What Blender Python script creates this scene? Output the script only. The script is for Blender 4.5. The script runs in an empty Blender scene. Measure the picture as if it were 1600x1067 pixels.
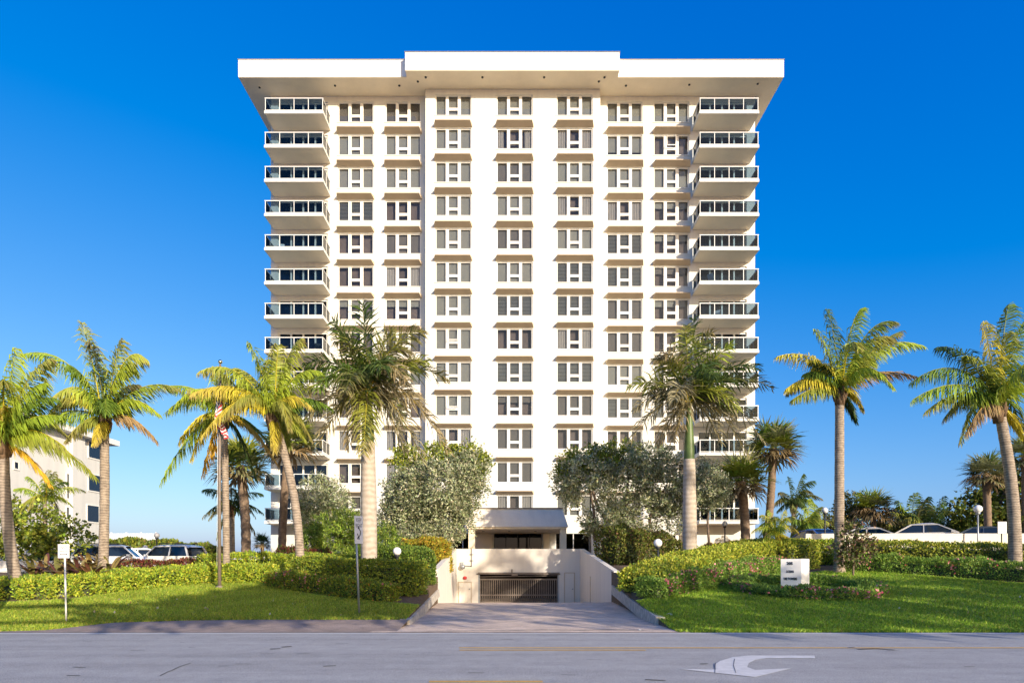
import bpy, math, random
import numpy as np
from mathutils import Vector, Matrix

random.seed(7)
RNG = np.random.default_rng(7)
SC = bpy.context.scene
COL = SC.collection
R = math.radians

# ------------------------------------------------------------------ camera, sky, sun, exposure
EYE, HOR, F = 1.7, 884.0, 1000.0          # eye height (m), horizon row and focal length in the photo's pixels
cam_data = bpy.data.cameras.new('camera')
cam = bpy.data.objects.new('camera', cam_data); COL.objects.link(cam)
cam.location = (0, 0, EYE); cam.rotation_euler = (R(90), 0, 0)
cam_data.sensor_width = 36; cam_data.lens = 36 * F / 1600
cam_data.shift_y = (HOR - 533.5) / 1600
cam_data.clip_end = 6000
SC.camera = cam

SUN_EL, SUN_AZ = 17.5, 34.0               # degrees; azimuth to the right of straight behind the camera
world = bpy.data.worlds.new('World'); SC.world = world; world.use_nodes = True
nt = world.node_tree; nt.nodes.clear()
sky = nt.nodes.new('ShaderNodeTexSky'); sky.sky_type = 'NISHITA'; sky.sun_disc = False
sky.sun_elevation = R(SUN_EL); sky.sun_rotation = R(180 - SUN_AZ)
sky.air_density = 1.0; sky.dust_density = 1.4; sky.ozone_density = 2.2
bg = nt.nodes.new('ShaderNodeBackground'); bg.inputs[1].default_value = 0.15
wo = nt.nodes.new('ShaderNodeOutputWorld')
# one colour grade over the whole sky (per-channel offset, power and gain), the strong azure of the photo's film
sep = nt.nodes.new('ShaderNodeSeparateColor'); cmb = nt.nodes.new('ShaderNodeCombineColor')
nt.links.new(sky.outputs[0], sep.inputs[0])
SKY_GAIN = 0.98
for k, (off_, pw, gain) in enumerate(((1.05, 1.1, .058), (0.0, 1.092, .0481), (0.0, .467, .1776))):
    a_ = nt.nodes.new('ShaderNodeMath'); a_.operation = 'SUBTRACT'; a_.inputs[1].default_value = off_
    m_ = nt.nodes.new('ShaderNodeMath'); m_.operation = 'MAXIMUM'; m_.inputs[1].default_value = 0.0
    p_ = nt.nodes.new('ShaderNodeMath'); p_.operation = 'POWER'; p_.inputs[1].default_value = pw
    g_ = nt.nodes.new('ShaderNodeMath'); g_.operation = 'MULTIPLY'; g_.inputs[1].default_value = gain / .15 * SKY_GAIN
    nt.links.new(sep.outputs[k], a_.inputs[0]); nt.links.new(a_.outputs[0], m_.inputs[0]); nt.links.new(m_.outputs[0], p_.inputs[0]); nt.links.new(p_.outputs[0], g_.inputs[0]); nt.links.new(g_.outputs[0], cmb.inputs[k])
nt.links.new(cmb.outputs[0], bg.inputs[0]); nt.links.new(bg.outputs[0], wo.inputs[0])

sun_d = bpy.data.lights.new('sun', 'SUN'); sun_d.energy = 2.65; sun_d.angle = R(0.5); sun_d.color = (1.0, 0.87, 0.70)
sun = bpy.data.objects.new('sun', sun_d); COL.objects.link(sun)
sv = Vector((math.sin(R(SUN_AZ)) * math.cos(R(SUN_EL)), -math.cos(R(SUN_AZ)) * math.cos(R(SUN_EL)), math.sin(R(SUN_EL))))
sun.rotation_euler = (-sv).to_track_quat('-Z', 'Y').to_euler()
SC.view_settings.view_transform = 'Standard'; SC.view_settings.look = 'None'
SC.view_settings.exposure = 1.42; SC.view_settings.gamma = 1.0; SC.view_settings.use_curve_mapping = False

# ------------------------------------------------------------------ helpers
def at(px, py, Y):
    return Vector(((px - 800) * Y / F, Y, EYE + (HOR - py) * Y / F))

def atx(px, Y):
    return (px - 800) * Y / F

def tag(o, label=None, cat=None, group=None, kind=None):
    if label: o['label'] = label
    if cat: o['category'] = cat
    if group: o['group'] = group
    if kind: o['kind'] = kind
    return o

def empty(name, loc, label=None, cat=None, group=None, rz=0):
    o = bpy.data.objects.new(name, None); COL.objects.link(o)
    o.location = loc; o.rotation_euler = (0, 0, rz); o.empty_display_size = .2
    return tag(o, label, cat, group)

def link(name, me, parent=None, loc=(0, 0, 0), rz=0):
    o = bpy.data.objects.new(name, me); COL.objects.link(o)
    o.parent = parent; o.location = loc
    if rz: o.rotation_euler = (0, 0, rz)
    return o

class MB:
    """collects shapes and links them as ONE mesh object"""
    def __init__(s): s.v = []; s.f = []; s.m = []; s.sm = []
    def add(s, vs, fs, mi=0, smooth=False):
        b = len(s.v); s.v += [tuple(p) for p in vs]
        for f in fs: s.f.append([i + b for i in f]); s.m.append(mi); s.sm.append(smooth)
        return s
    def box(s, x0, x1, y0, y1, z0, z1, mi=0):
        vs = [(x, y, z) for z in (z0, z1) for y in (y0, y1) for x in (x0, x1)]
        return s.add(vs, [(0, 2, 3, 1), (4, 5, 7, 6), (0, 1, 5, 4), (2, 6, 7, 3), (0, 4, 6, 2), (1, 3, 7, 5)], mi)
    def hexa(s, bot, top, mi=0):
        vs = list(bot) + list(top)
        return s.add(vs, [(3, 2, 1, 0), (4, 5, 6, 7), (0, 1, 5, 4), (1, 2, 6, 5), (2, 3, 7, 6), (3, 0, 4, 7)], mi)
    def prism(s, poly, z0, z1, mi=0):
        n = len(poly)
        vs = [(p[0], p[1], z0) for p in poly] + [(p[0], p[1], z1) for p in poly]
        fs = [list(range(n))[::-1], list(range(n, 2 * n))] + [(i, (i + 1) % n, n + (i + 1) % n, n + i) for i in range(n)]
        return s.add(vs, fs, mi)
    def quad(s, a, b, c, d, mi=0): return s.add([a, b, c, d], [(0, 1, 2, 3)], mi)
    def bar(s, a, b, r, n=6, mi=0): return s.tube([a, b], [r, r], n, mi, n > 4)
    def tube(s, pts, rad, n=8, mi=0, smooth=True, cap=True):
        pts = [Vector(p) for p in pts]; base = len(s.v); up = Vector((0, 0, 1))
        for i, p in enumerate(pts):
            t = (pts[min(i + 1, len(pts) - 1)] - pts[max(i - 1, 0)]).normalized()
            ref = Vector((0, 1, 0)) if abs(t.z) > .8 else up
            a = t.cross(ref).normalized(); b = t.cross(a)
            for k in range(n):
                th = 2 * math.pi * k / n + (math.pi / n)
                s.v.append(tuple(p + (a * math.cos(th) + b * math.sin(th)) * rad[i]))
        for i in range(len(pts) - 1):
            for k in range(n):
                q = base + i * n; k2 = (k + 1) % n
                s.f.append([q + k, q + k2, q + n + k2, q + n + k]); s.m.append(mi); s.sm.append(smooth)
        if cap:
            s.f.append([base + k for k in range(n)][::-1]); s.m.append(mi); s.sm.append(False)
            q = base + (len(pts) - 1) * n
            s.f.append([q + k for k in range(n)]); s.m.append(mi); s.sm.append(False)
        return s
    def lathe(s, c, prof, n=14, mi=0):
        base = len(s.v)
        for r, z in prof:
            for k in range(n):
                th = 2 * math.pi * k / n
                s.v.append((c[0] + r * math.cos(th), c[1] + r * math.sin(th), c[2] + z))
        for i in range(len(prof) - 1):
            for k in range(n):
                q = base + i * n; k2 = (k + 1) % n
                s.f.append([q + k, q + k2, q + n + k2, q + n + k]); s.m.append(mi); s.sm.append(True)
        return s
    def sphere(s, c, r, n=14, mi=0):
        return s.lathe(c, [(max(1e-4, r * math.sin(math.pi * i / 8)), -r * math.cos(math.pi * i / 8)) for i in range(9)], n, mi)
    def mesh(s, name, mats):
        me = bpy.data.meshes.new(name); me.from_pydata(s.v, [], s.f)
        for m in (mats if isinstance(mats, (list, tuple)) else [mats]): me.materials.append(m)
        me.polygons.foreach_set('material_index', s.m); me.polygons.foreach_set('use_smooth', s.sm); me.update()
        return me
    def build(s, name, mats, parent=None, loc=(0, 0, 0), rz=0):
        return link(name, s.mesh(name, mats), parent, loc, rz)

def np_mesh(name, V, Q, C, mat, smooth=False):
    """quads from numpy arrays, one colour per vertex"""
    me = bpy.data.meshes.new(name); n = len(V); q = len(Q)
    me.vertices.add(n); me.vertices.foreach_set('co', np.ascontiguousarray(V, dtype=np.float32).ravel())
    me.loops.add(q * 4); me.loops.foreach_set('vertex_index', np.ascontiguousarray(Q, dtype=np.int32).ravel())
    me.polygons.add(q); me.polygons.foreach_set('loop_start', np.arange(0, q * 4, 4, dtype=np.int32))
    me.update(calc_edges=True)
    a = me.attributes.new('Col', 'FLOAT_COLOR', 'POINT')
    a.data.foreach_set('color', np.c_[np.asarray(C), np.ones(n)].astype(np.float32).ravel())
    me.materials.append(mat)
    if smooth: me.polygons.foreach_set('use_smooth', np.ones(q, dtype=bool))
    return me

def norm(a):
    return a / np.maximum(np.linalg.norm(a, axis=-1, keepdims=True), 1e-9)

# ------------------------------------------------------------------ materials
def new_mat(name):
    m = bpy.data.materials.new(name); m.use_nodes = True
    return m, m.node_tree, m.node_tree.nodes['Principled BSDF']

def mat(name, c, rough=.7, metal=0, noise=0.0, scale=4.0, bump=0.0, bscale=40.0, spec=.4, c2=None):
    m, t, b = new_mat(name)
    b.inputs['Roughness'].default_value = rough; b.inputs['Metallic'].default_value = metal
    b.inputs['Specular IOR Level'].default_value = spec
    b.inputs['Base Color'].default_value = (*c, 1)
    if noise or c2:
        tc = t.nodes.new('ShaderNodeTexCoord'); n = t.nodes.new('ShaderNodeTexNoise')
        n.inputs['Scale'].default_value = scale; n.inputs['Detail'].default_value = 8; n.inputs['Roughness'].default_value = .65
        t.links.new(tc.outputs['Object'], n.inputs['Vector'])
        r = t.nodes.new('ShaderNodeValToRGB'); t.links.new(n.outputs[0], r.inputs[0])
        hi = c2 or tuple(min(1, x * (1 + noise)) for x in c); lo = c if c2 else tuple(x * (1 - noise) for x in c)
        r.color_ramp.elements[0].position = .32; r.color_ramp.elements[1].position = .68
        r.color_ramp.elements[0].color = (*lo, 1); r.color_ramp.elements[1].color = (*hi, 1)
        t.links.new(r.outputs[0], b.inputs['Base Color'])
    if bump:
        tc = t.nodes.new('ShaderNodeTexCoord'); n = t.nodes.new('ShaderNodeTexNoise'); n.inputs['Scale'].default_value = bscale
        n.inputs['Detail'].default_value = 4
        t.links.new(tc.outputs['Object'], n.inputs['Vector'])
        bp = t.nodes.new('ShaderNodeBump'); bp.inputs['Strength'].default_value = bump; bp.inputs['Distance'].default_value = .02
        t.links.new(n.outputs[0], bp.inputs['Height']); t.links.new(bp.outputs[0], b.inputs['Normal'])
    return m

def streak_wall(name, c):
    m, t, b = new_mat(name); L = t.links; tc = t.nodes.new('ShaderNodeTexCoord'); b.inputs['Roughness'].default_value = .85
    out = None
    for sc_, amp, p in (((2.2, 2.2, .10), .10, .5), ((.25, .25, .25), .06, .5), ((9, 9, 9), .03, .5)):
        mp = t.nodes.new('ShaderNodeMapping'); mp.inputs['Scale'].default_value = sc_; L.new(tc.outputs['Object'], mp.inputs['Vector'])
        n = t.nodes.new('ShaderNodeTexNoise'); n.inputs['Scale'].default_value = 1; n.inputs['Detail'].default_value = 6; L.new(mp.outputs[0], n.inputs['Vector'])
        r = t.nodes.new('ShaderNodeMapRange'); r.inputs[1].default_value = .42; r.inputs[2].default_value = .75; r.inputs[3].default_value = 1; r.inputs[4].default_value = 1 - amp; L.new(n.outputs[0], r.inputs[0])
        if out is None: out = r.outputs[0]
        else:
            x = t.nodes.new('ShaderNodeMath'); x.operation = 'MULTIPLY'; L.new(out, x.inputs[0]); L.new(r.outputs[0], x.inputs[1]); out = x.outputs[0]
    v = t.nodes.new('ShaderNodeVectorMath'); v.operation = 'SCALE'; v.inputs[0].default_value = c; L.new(out, v.inputs['Scale']); L.new(v.outputs[0], b.inputs['Base Color'])
    return m

def leaf_mat(name, trans=.3, rough=.5):
    m, t, b = new_mat(name)
    a = t.nodes.new('ShaderNodeAttribute'); a.attribute_name = 'Col'
    t.links.new(a.outputs['Color'], b.inputs['Base Color']); b.inputs['Roughness'].default_value = rough
    b.inputs['Specular IOR Level'].default_value = .3
    tr = t.nodes.new('ShaderNodeBsdfTranslucent'); t.links.new(a.outputs['Color'], tr.inputs[0])
    mx = t.nodes.new('ShaderNodeMixShader'); mx.inputs[0].default_value = trans
    t.links.new(b.outputs[0], mx.inputs[1]); t.links.new(tr.outputs[0], mx.inputs[2])
    t.links.new(mx.outputs[0], t.nodes['Material Output'].inputs[0])
    return m

def glass_mat(name, tint, refl=1.45, rough=.02, base=.0):
    m, t, b = new_mat(name); t.nodes.remove(b)
    tr = t.nodes.new('ShaderNodeBsdfTransparent'); tr.inputs[0].default_value = (*tint, 1)
    gl = t.nodes.new('ShaderNodeBsdfGlossy'); gl.inputs['Roughness'].default_value = rough
    fr = t.nodes.new('ShaderNodeFresnel'); fr.inputs[0].default_value = refl
    mx = t.nodes.new('ShaderNodeMixShader')
    t.links.new(fr.outputs[0], mx.inputs[0])
    t.links.new(tr.outputs[0], mx.inputs[1]); t.links.new(gl.outputs[0], mx.inputs[2])
    t.links.new(mx.outputs[0], t.nodes['Material Output'].inputs[0])
    return m

def trunk_mat(name, c, c2, ring=9.0):
    m, t, b = new_mat(name)
    tc = t.nodes.new('ShaderNodeTexCoord')
    w = t.nodes.new('ShaderNodeTexWave'); w.bands_direction = 'Z'; w.inputs['Scale'].default_value = ring / 6.28 * 1.6
    w.inputs['Distortion'].default_value = 4.0; w.inputs['Detail'].default_value = 3; w.inputs['Detail Scale'].default_value = 2
    n = t.nodes.new('ShaderNodeTexNoise'); n.inputs['Scale'].default_value = 5; n.inputs['Detail'].default_value = 6
    ml = t.nodes.new('ShaderNodeMath'); ml.operation = 'MULTIPLY_ADD'; ml.inputs[1].default_value = .26; 
    r = t.nodes.new('ShaderNodeValToRGB')
    r.color_ramp.elements[0].position = .25; r.color_ramp.elements[1].position = .75
    r.color_ramp.elements[0].color = (*c, 1); r.color_ramp.elements[1].color = (*c2, 1)
    t.links.new(tc.outputs['Object'], w.inputs['Vector']); t.links.new(tc.outputs['Object'], n.inputs['Vector'])
    t.links.new(w.outputs[1], ml.inputs[0]); 
    sc = t.nodes.new('ShaderNodeMath'); sc.operation = 'MULTIPLY'; sc.inputs[1].default_value = .78
    t.links.new(n.outputs[0], sc.inputs[0]); t.links.new(sc.outputs[0], ml.inputs[2])
    t.links.new(ml.outputs[0], r.inputs[0]); t.links.new(r.outputs[0], b.inputs['Base Color'])
    b.inputs['Roughness'].default_value = .9
    bp = t.nodes.new('ShaderNodeBump'); bp.inputs['Strength'].default_value = .35; bp.inputs['Distance'].default_value = .02
    t.links.new(ml.outputs[0], bp.inputs['Height']); t.links.new(bp.outputs[0], b.inputs['Normal'])
    return m

def asphalt_mat(name, c, stain=(.5, .5, .5), streak=True):
    m, t, b = new_mat(name); L = t.links
    tc = t.nodes.new('ShaderNodeTexCoord')
    def noise(scale, detail, vec=None, rough=.6):
        n = t.nodes.new('ShaderNodeTexNoise'); n.inputs['Scale'].default_value = scale; n.inputs['Detail'].default_value = detail
        n.inputs['Roughness'].default_value = rough
        L.new(vec or tc.outputs['Object'], n.inputs['Vector']); return n.outputs[0]
    mp = t.nodes.new('ShaderNodeMapping'); mp.inputs['Scale'].default_value = (.12, 1.6, 1) if streak else (1, 1, 1)
    L.new(tc.outputs['Object'], mp.inputs['Vector'])
    big = noise(1.0, 5, mp.outputs[0]); fine = noise(55, 3, None, .8); mid = noise(2.2, 6)
    def ramp(src, p0, v0, p1, v1):
        r = t.nodes.new('ShaderNodeMapRange'); r.inputs[1].default_value = p0; r.inputs[2].default_value = p1
        r.inputs[3].default_value = v0; r.inputs[4].default_value = v1; L.new(src, r.inputs[0]); return r.outputs[0]
    def mul(a, c_):
        x = t.nodes.new('ShaderNodeMath'); x.operation = 'MULTIPLY'; L.new(a, x.inputs[0]); L.new(c_, x.inputs[1]); return x.outputs[0]
    k = mul(mul(ramp(big, .3, .87, .7, 1.10), ramp(fine, .3, .55, .7, 1.48)), ramp(mid, .3, .9 if streak else .72, .7, 1.08 if streak else 1.15))
    vm = t.nodes.new('ShaderNodeVectorMath'); vm.operation = 'SCALE'; vm.inputs[0].default_value = c
    L.new(k, vm.inputs['Scale']); L.new(vm.outputs[0], b.inputs['Base Color'])
    b.inputs['Roughness'].default_value = .85; b.inputs['Specular IOR Level'].default_value = .25
    bp = t.nodes.new('ShaderNodeBump'); bp.inputs['Strength'].default_value = .5; bp.inputs['Distance'].default_value = .01
    L.new(fine, bp.inputs['Height']); L.new(bp.outputs[0], b.inputs['Normal'])
    return m

M = {}
M['wall'] = streak_wall('white_stucco', (.70, .69, .64))
M['tan'] = mat('tan_bounce_stucco', (.50, .405, .29), .85, noise=.07, scale=.5, bump=.1, bscale=20)  # on the hoods the tan is warm bounce light put into the colour
M['tan_light'] = mat('pale_tan_bounce_stucco', (.86, .755, .58), .85, noise=.06, scale=.6, bump=.1, bscale=20)  # soffits and balcony undersides: warm bounce light painted in as pale tan
M['cream'] = streak_wall('cream_stucco', (.72, .67, .59))
M['cream_wall'] = streak_wall('cream_wall_paint', (.72, .67, .57))
M['roof_white'] = mat('roof_white_paint', (.78, .77, .74), .7, noise=.02, scale=.3)
M['canopy'] = streak_wall('canopy_paint', (.82, .75, .63))
M['house'] = streak_wall('house_paint', (.64, .64, .62))
M['roof_grey'] = mat('grey_roofing', (.25, .25, .26), .8, noise=.1, scale=2)
M['frame'] = mat('window_frame_white', (.80, .78, .73), .5)
M['pane'] = glass_mat('window_glass', (.84, .85, .86))
M['door_glass'] = glass_mat('dark_door_glass', (.40, .46, .55), 1.5)
M['dark_glass'] = glass_mat('lobby_glass', (.12, .10, .09), 1.4)
M['bal_glass'] = glass_mat('balcony_glass', (.42, .52, .60), 1.35)
M['green_glass'] = glass_mat('green_car_glass', (.25, .38, .40), 1.5)
M['blue_glass'] = mat('car_glass_blue', (.012, .02, .035), .04, spec=.5)
M['room'] = mat('room_interior', (.17, .135, .12), .9, noise=.3, scale=.6)
M['blind'] = mat('blind_fabric', (.29, .29, .26), .9, noise=.05, scale=3)
M['blind_dark'] = mat('blind_dark_fabric', (.17, .155, .14), .9, noise=.08, scale=3)
M['curtain'] = mat('curtain_fabric', (.40, .38, .36), .9, noise=.06, scale=5)
M['shutter'] = mat('shutter_slats', (.30, .31, .29), .6)
M['metal_white'] = mat('white_metal', (.78, .78, .76), .45)
M['metal_grey'] = mat('grey_metal', (.34, .36, .38), .45, metal=.6, noise=.08, scale=6)
M['metal_dark'] = mat('dark_metal', (.03, .032, .035), .5)
M['metal_brown'] = mat('brown_metal', (.20, .16, .13), .5, noise=.2, scale=8)
M['gold'] = mat('gilded_ball', (.7, .6, .4), .25, metal=1)
M['globe'] = mat('white_globe', (.80, .79, .77), .25)
M['globe_grey'] = mat('grey_globe', (.32, .32, .33), .3)
M['black'] = mat('black_paint', (.012, .012, .014), .5)
M['red'] = mat('red_paint', (.50, .03, .03), .5)
M['signwhite'] = mat('sign_white', (.78, .77, .76), .5, noise=.04, scale=6)
M['blockwhite'] = mat('sign_block_white', (.88, .86, .83), .6, noise=.03, scale=3)
M['asphalt'] = asphalt_mat('road_asphalt', (.335, .33, .325))
M['shoulder'] = asphalt_mat('shoulder_asphalt', (.30, .235, .20), streak=False)
M['drive'] = asphalt_mat('driveway_concrete', (.62, .485, .38), streak=False)
M['patch'] = mat('tar_patch', (.045, .045, .05), .8, noise=.3, scale=9)
M['yellow'] = mat('yellow_line_paint', (.62, .36, .06), .7, noise=.18, scale=6)
M['white_line'] = mat('white_line_paint', (.60, .59, .58), .7, noise=.12, scale=5, bump=.2)
M['kerb'] = mat('kerb_stone', (.47, .43, .37), .9, noise=.38, scale=4.5, bump=.6, bscale=12)
M['soil'] = mat('mulch_soil', (.13, .085, .05), .95, noise=.45, scale=9, bump=.8, bscale=18)
M['lawn'] = mat('lawn_thatch', (.22, .33, .04), .95, scale=1.3, c2=(.30, .40, .055), bump=.6, bscale=60)
M['brick'] = mat('terrace_brick', (.33, .21, .15), .9, noise=.2, scale=5)
M['park'] = asphalt_mat('parking_asphalt', (.12, .12, .12), streak=False)
M['sea'] = mat('sea_water', (.02, .10, .16), .15, noise=.2, scale=.05)
M['coco_trunk'] = trunk_mat('palm_bark', (.13, .10, .075), (.40, .325, .25), 11)
M['royal_trunk'] = trunk_mat('royal_palm_bark', (.33, .27, .205), (.49, .425, .345), 5)
M['sabal_trunk'] = trunk_mat('sabal_bark', (.11, .075, .05), (.27, .19, .125), 14)
M['bark'] = mat('tree_bark', (.15, .11, .08), .95, noise=.35, scale=5, bump=.7, bscale=15)
M['shaft'] = mat('green_crownshaft', (.095, .145, .04), .45, noise=.18, scale=3)
M['fibre'] = mat('palm_fibre', (.15, .095, .055), .95, noise=.4, scale=12, bump=.8, bscale=30)
M['leaf'] = leaf_mat('leaf_blades', .3)
M['leaf_thick'] = leaf_mat('thick_leaves', .12, .42)
M['rock'] = mat('pale_rock', (.58, .57, .54), .9, noise=.12, scale=9, bump=.5, bscale=12)

# ------------------------------------------------------------------ ground
def sstep(a, b, x):
    t = np.clip((x - a) / (b - a), 0, 1); return t * t * (3 - 2 * t)

def edgeL(y): return -3.05 - .045 * np.clip(y - 19, 0, 13)
def edgeR(y): return 4.25 + .052 * np.clip(y - 19, 0, 13)

def ground(x, y):
    x = np.asarray(x, float); y = np.asarray(y, float)
    zl = .085 * np.clip(np.minimum(y, 33) - 17, 0, None)
    zr = .100 * np.clip(np.minimum(y, 34.5) - 17, 0, None)
    b = sstep(-3, 4, x)
    z = zl * (1 - b) + zr * b
    tw = sstep(37, 46, y) * sstep(-24, -20, x) * (1 - sstep(19, 21, x))
    z = z * (1 - tw) + 2.4 * tw
    pr = sstep(36.6, 36.9, y) * sstep(19, 21, x)
    z = z * (1 - pr) + 2.75 * pr
    far = sstep(80, 130, y); z = z * (1 - far) + -4 * far
    return z

def gz(x, y): return float(ground(x, y))

def drive_z(y): return float(np.interp(y, [15, 17, 31, 42, 50], [0, .0, -.1, -.72, -.75]))

ys = np.concatenate([[-400, -100, -30, 0, 10, 15, 16.5], np.arange(17, 50.01, .5), [52, 55, 60, 65, 70, 75, 80, 90, 100, 115, 130, 200, 600, 3000]])
ys = np.sort(np.concatenate([ys, [36.6, 36.7, 36.8, 36.9, 50.02]]))
offs = np.concatenate([np.arange(0, 36, 1.0), [40, 50, 70, 100, 200, 600, 3000]])
V = []; nL = len(offs)
for y in ys:
    eL, eR = float(edgeL(y)), float(edgeR(y))
    rowx = [eL - o for o in offs[::-1]] + [eL, eR] + [eR + o for o in offs]
    inside = 17 < y < 50.01
    for i, x in enumerate(rowx):
        z = gz(x, y) - .01
        if i in (nL, nL + 1) and inside: z = drive_z(y) - .02
        V.append((x, y, z))
V = np.array(V); W_ = 2 * nL + 2
ii, jj = np.meshgrid(np.arange(len(ys) - 1), np.arange(W_ - 1), indexing='ij')
q0 = (ii * W_ + jj).ravel(); Q = np.c_[q0, q0 + 1, q0 + W_ + 1, q0 + W_]
tag(link('ground', np_mesh('ground', V, Q, np.full((len(V), 3), .1), M['soil'])), kind='structure')
tag(MB().quad((-3000, 95, -2.2), (3000, 95, -2.2), (3000, 5000, -2.2), (-3000, 5000, -2.2)).build('sea', M['sea']), kind='structure')

def sheet(name, m, xs, yf, yb, n, dz, zf=None):
    V = []; xs = np.asarray(xs)
    for x in xs:
        for k in range(n + 1):
            y = yf(x) + (yb(x) - yf(x)) * k / n
            V.append((x, y, (zf(x, y) if zf else gz(x, y)) + dz))
    V = np.array(V); w = n + 1
    ii, jj = np.meshgrid(np.arange(len(xs) - 1), np.arange(n), indexing='ij'); q = (ii * w + jj).ravel()
    return tag(link(name, np_mesh(name, V, np.c_[q, q + w, q + w + 1, q + 1], np.full((len(V), 3), .1), m, True)), kind='structure')

mb = MB(); mb.quad((-400, -4, .004), (400, -4, .004), (400, 16.35, .004), (-400, 16.35, .004))
tag(mb.build('road', M['asphalt']), kind='structure')
LF = [(-60, 16.36), (-14, 16.36), (-12.4, 16.9), (-11.3, 18.1), (-9.5, 18.45), (-7.5, 18.6), (-3.05, 18.6)]
LB = [(-60, 21.0), (-17.5, 21.8), (-15.9, 22.6), (-15.2, 24.6), (-13.9, 27.3), (-12.9, 27.8), (-10.9, 28.0), (-9.7, 26.0), (-7.7, 24.0), (-5.9, 22.6), (-4.3, 21.7), (-3.05, 21.1)]
RF = [(4.2, 16.4), (60, 16.4)]
RB = [(4.2, 21.5), (6.1, 23.3), (8.8, 26), (11.2, 28), (15.2, 31), (17.5, 31.2), (19, 29.3), (21.2, 26.5), (26, 24.5), (60, 22)]
fn = lambda P: (lambda x: float(np.interp(x, [p[0] for p in P], [p[1] for p in P])))
lf, lb, rf, rb = fn(LF), fn(LB), fn(RF), fn(RB)
sheet('lawn', M['lawn'], np.linspace(-50, -3.1, 150), lf, lambda x: lb(x) + .6, 14, .004)
sheet('lawn', M['lawn'], np.linspace(4.28, 50, 150), rf, lambda x: rb(x) + .6, 16, .004)
sheet('road_shoulder', M['shoulder'], np.linspace(-14, -3.0, 60), lambda x: 16.35, lf, 3, .009)
# driveway
V = []; ysd = np.concatenate([[16.35], np.arange(17, 42.1, .5), [46, 50]])
for y in ysd:
    eL, eR = float(edgeL(y)), float(edgeR(y))
    if y < 18.9: eL -= (18.9 - y) * .25; eR += max(0, 17.6 - y) * .25
    for k in range(9): V.append((eL + (eR - eL) * k / 8, y, drive_z(y) + .012 + (.10 * max(0, k / 8 - .6) if 22 < y < 41 else 0) * sstep(22, 27, y)))
n = 9; ii, jj = np.meshgrid(np.arange(len(ysd) - 1), np.arange(8), indexing='ij'); q = (ii * n + jj).ravel()
V = np.array(V)
tag(link('driveway', np_mesh('driveway', V, np.c_[q, q + 1, q + n + 1, q + n], np.full((len(V), 3), .1), M['drive'], True)), kind='structure')
# road markings
def mark(name, x0, x1, y0, y1, m, z=.010):
    return tag(MB().quad((x0, y0, z), (x1, y0, z), (x1, y1, z), (x0, y1, z)).build(name, M[m]), kind='structure')
mark('edge_line', -200, 200, 15.98, 16.12, 'white_line')
mark('centre_line', -1.10, 90, 13.22, 13.33, 'yellow')
mark('centre_line', -1.06, 2.7, 12.86, 12.97, 'yellow')
mark('turn_lane_line', -1.22, .45, 9.34, 9.45, 'yellow')
arrow = [(1250, 898), (850, 897), (740, 908), (660, 932), (625, 955), (635, 985), (405, 982), (880, 1033), (1105, 978), (880, 988), (830, 970), (840, 945), (880, 925), (950, 915), (1255, 915)]
pts = []
for zx, zy in arrow:
    px, py = 960 + zx / 4, 800 + zy / 4
    Y = EYE * F / (py - HOR); pts.append(((px - 800) * Y / F, Y, .012))
tag(MB().add(pts, [list(range(len(pts)))]).build('turn_arrow', M['white_line']), kind='structure')
def crack(pix, w, name='road_crack', z=.011):
    P = []
    for px, py in pix:
        Y = EYE * F / (py - HOR); P.append(Vector(((px - 800) * Y / F, Y, z)))
    mb = MB()
    for i in range(len(P) - 1):
        d = (P[i + 1] - P[i]).normalized(); s_ = Vector((-d.y, d.x, 0)) * w
        mb.quad(P[i] - s_, P[i + 1] - s_ * .8, P[i + 1] + s_ * .8, P[i] + s_)
    tag(mb.build(name, M['patch']), kind='structure')
crack([(422, 1014), (438, 1013.5)], .05, 'tar_patch'); crack([(440, 1011), (456, 1010)], .06, 'tar_patch')
crack([(250, 1056), (262, 1050), (270, 1047), (280, 1042), (298, 1036)], .012)
crack([(1325, 1012), (1335, 1011.5)], .04, 'tar_patch'); crack([(1340, 1014.5), (1368, 1013.5), (1398, 1015.5)], .05, 'tar_patch')
crack([(1008, 1062), (1040, 1063.5)], .03, 'tar_patch'); crack([(1094, 1037.5), (1106, 1037)], .03, 'tar_patch')
crack([(505, 1041), (525, 1040)], .025, 'tar_patch'); crack([(1118, 1036), (1117, 1052)], .005, z=.016)
crack([(1148, 1030), (1146, 1040), (1150, 1052)], .005, z=.016); crack([(800, 985.6), (850, 984.6), (905, 985.5), (960, 984.2), (1010, 986.4)], .03, 'tar_patch', .03)
crack([(640, 988), (720, 986.6), (800, 985.6)], .025, 'tar_patch', .03)
for zz in range(26):
    px = random.uniform(20, 1580); py = random.uniform(996, 1062)
    crack([(px, py), (px + random.uniform(6, 26), py + random.uniform(-.7, .7))], random.uniform(.008, .02), 'tar_patch')
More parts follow.
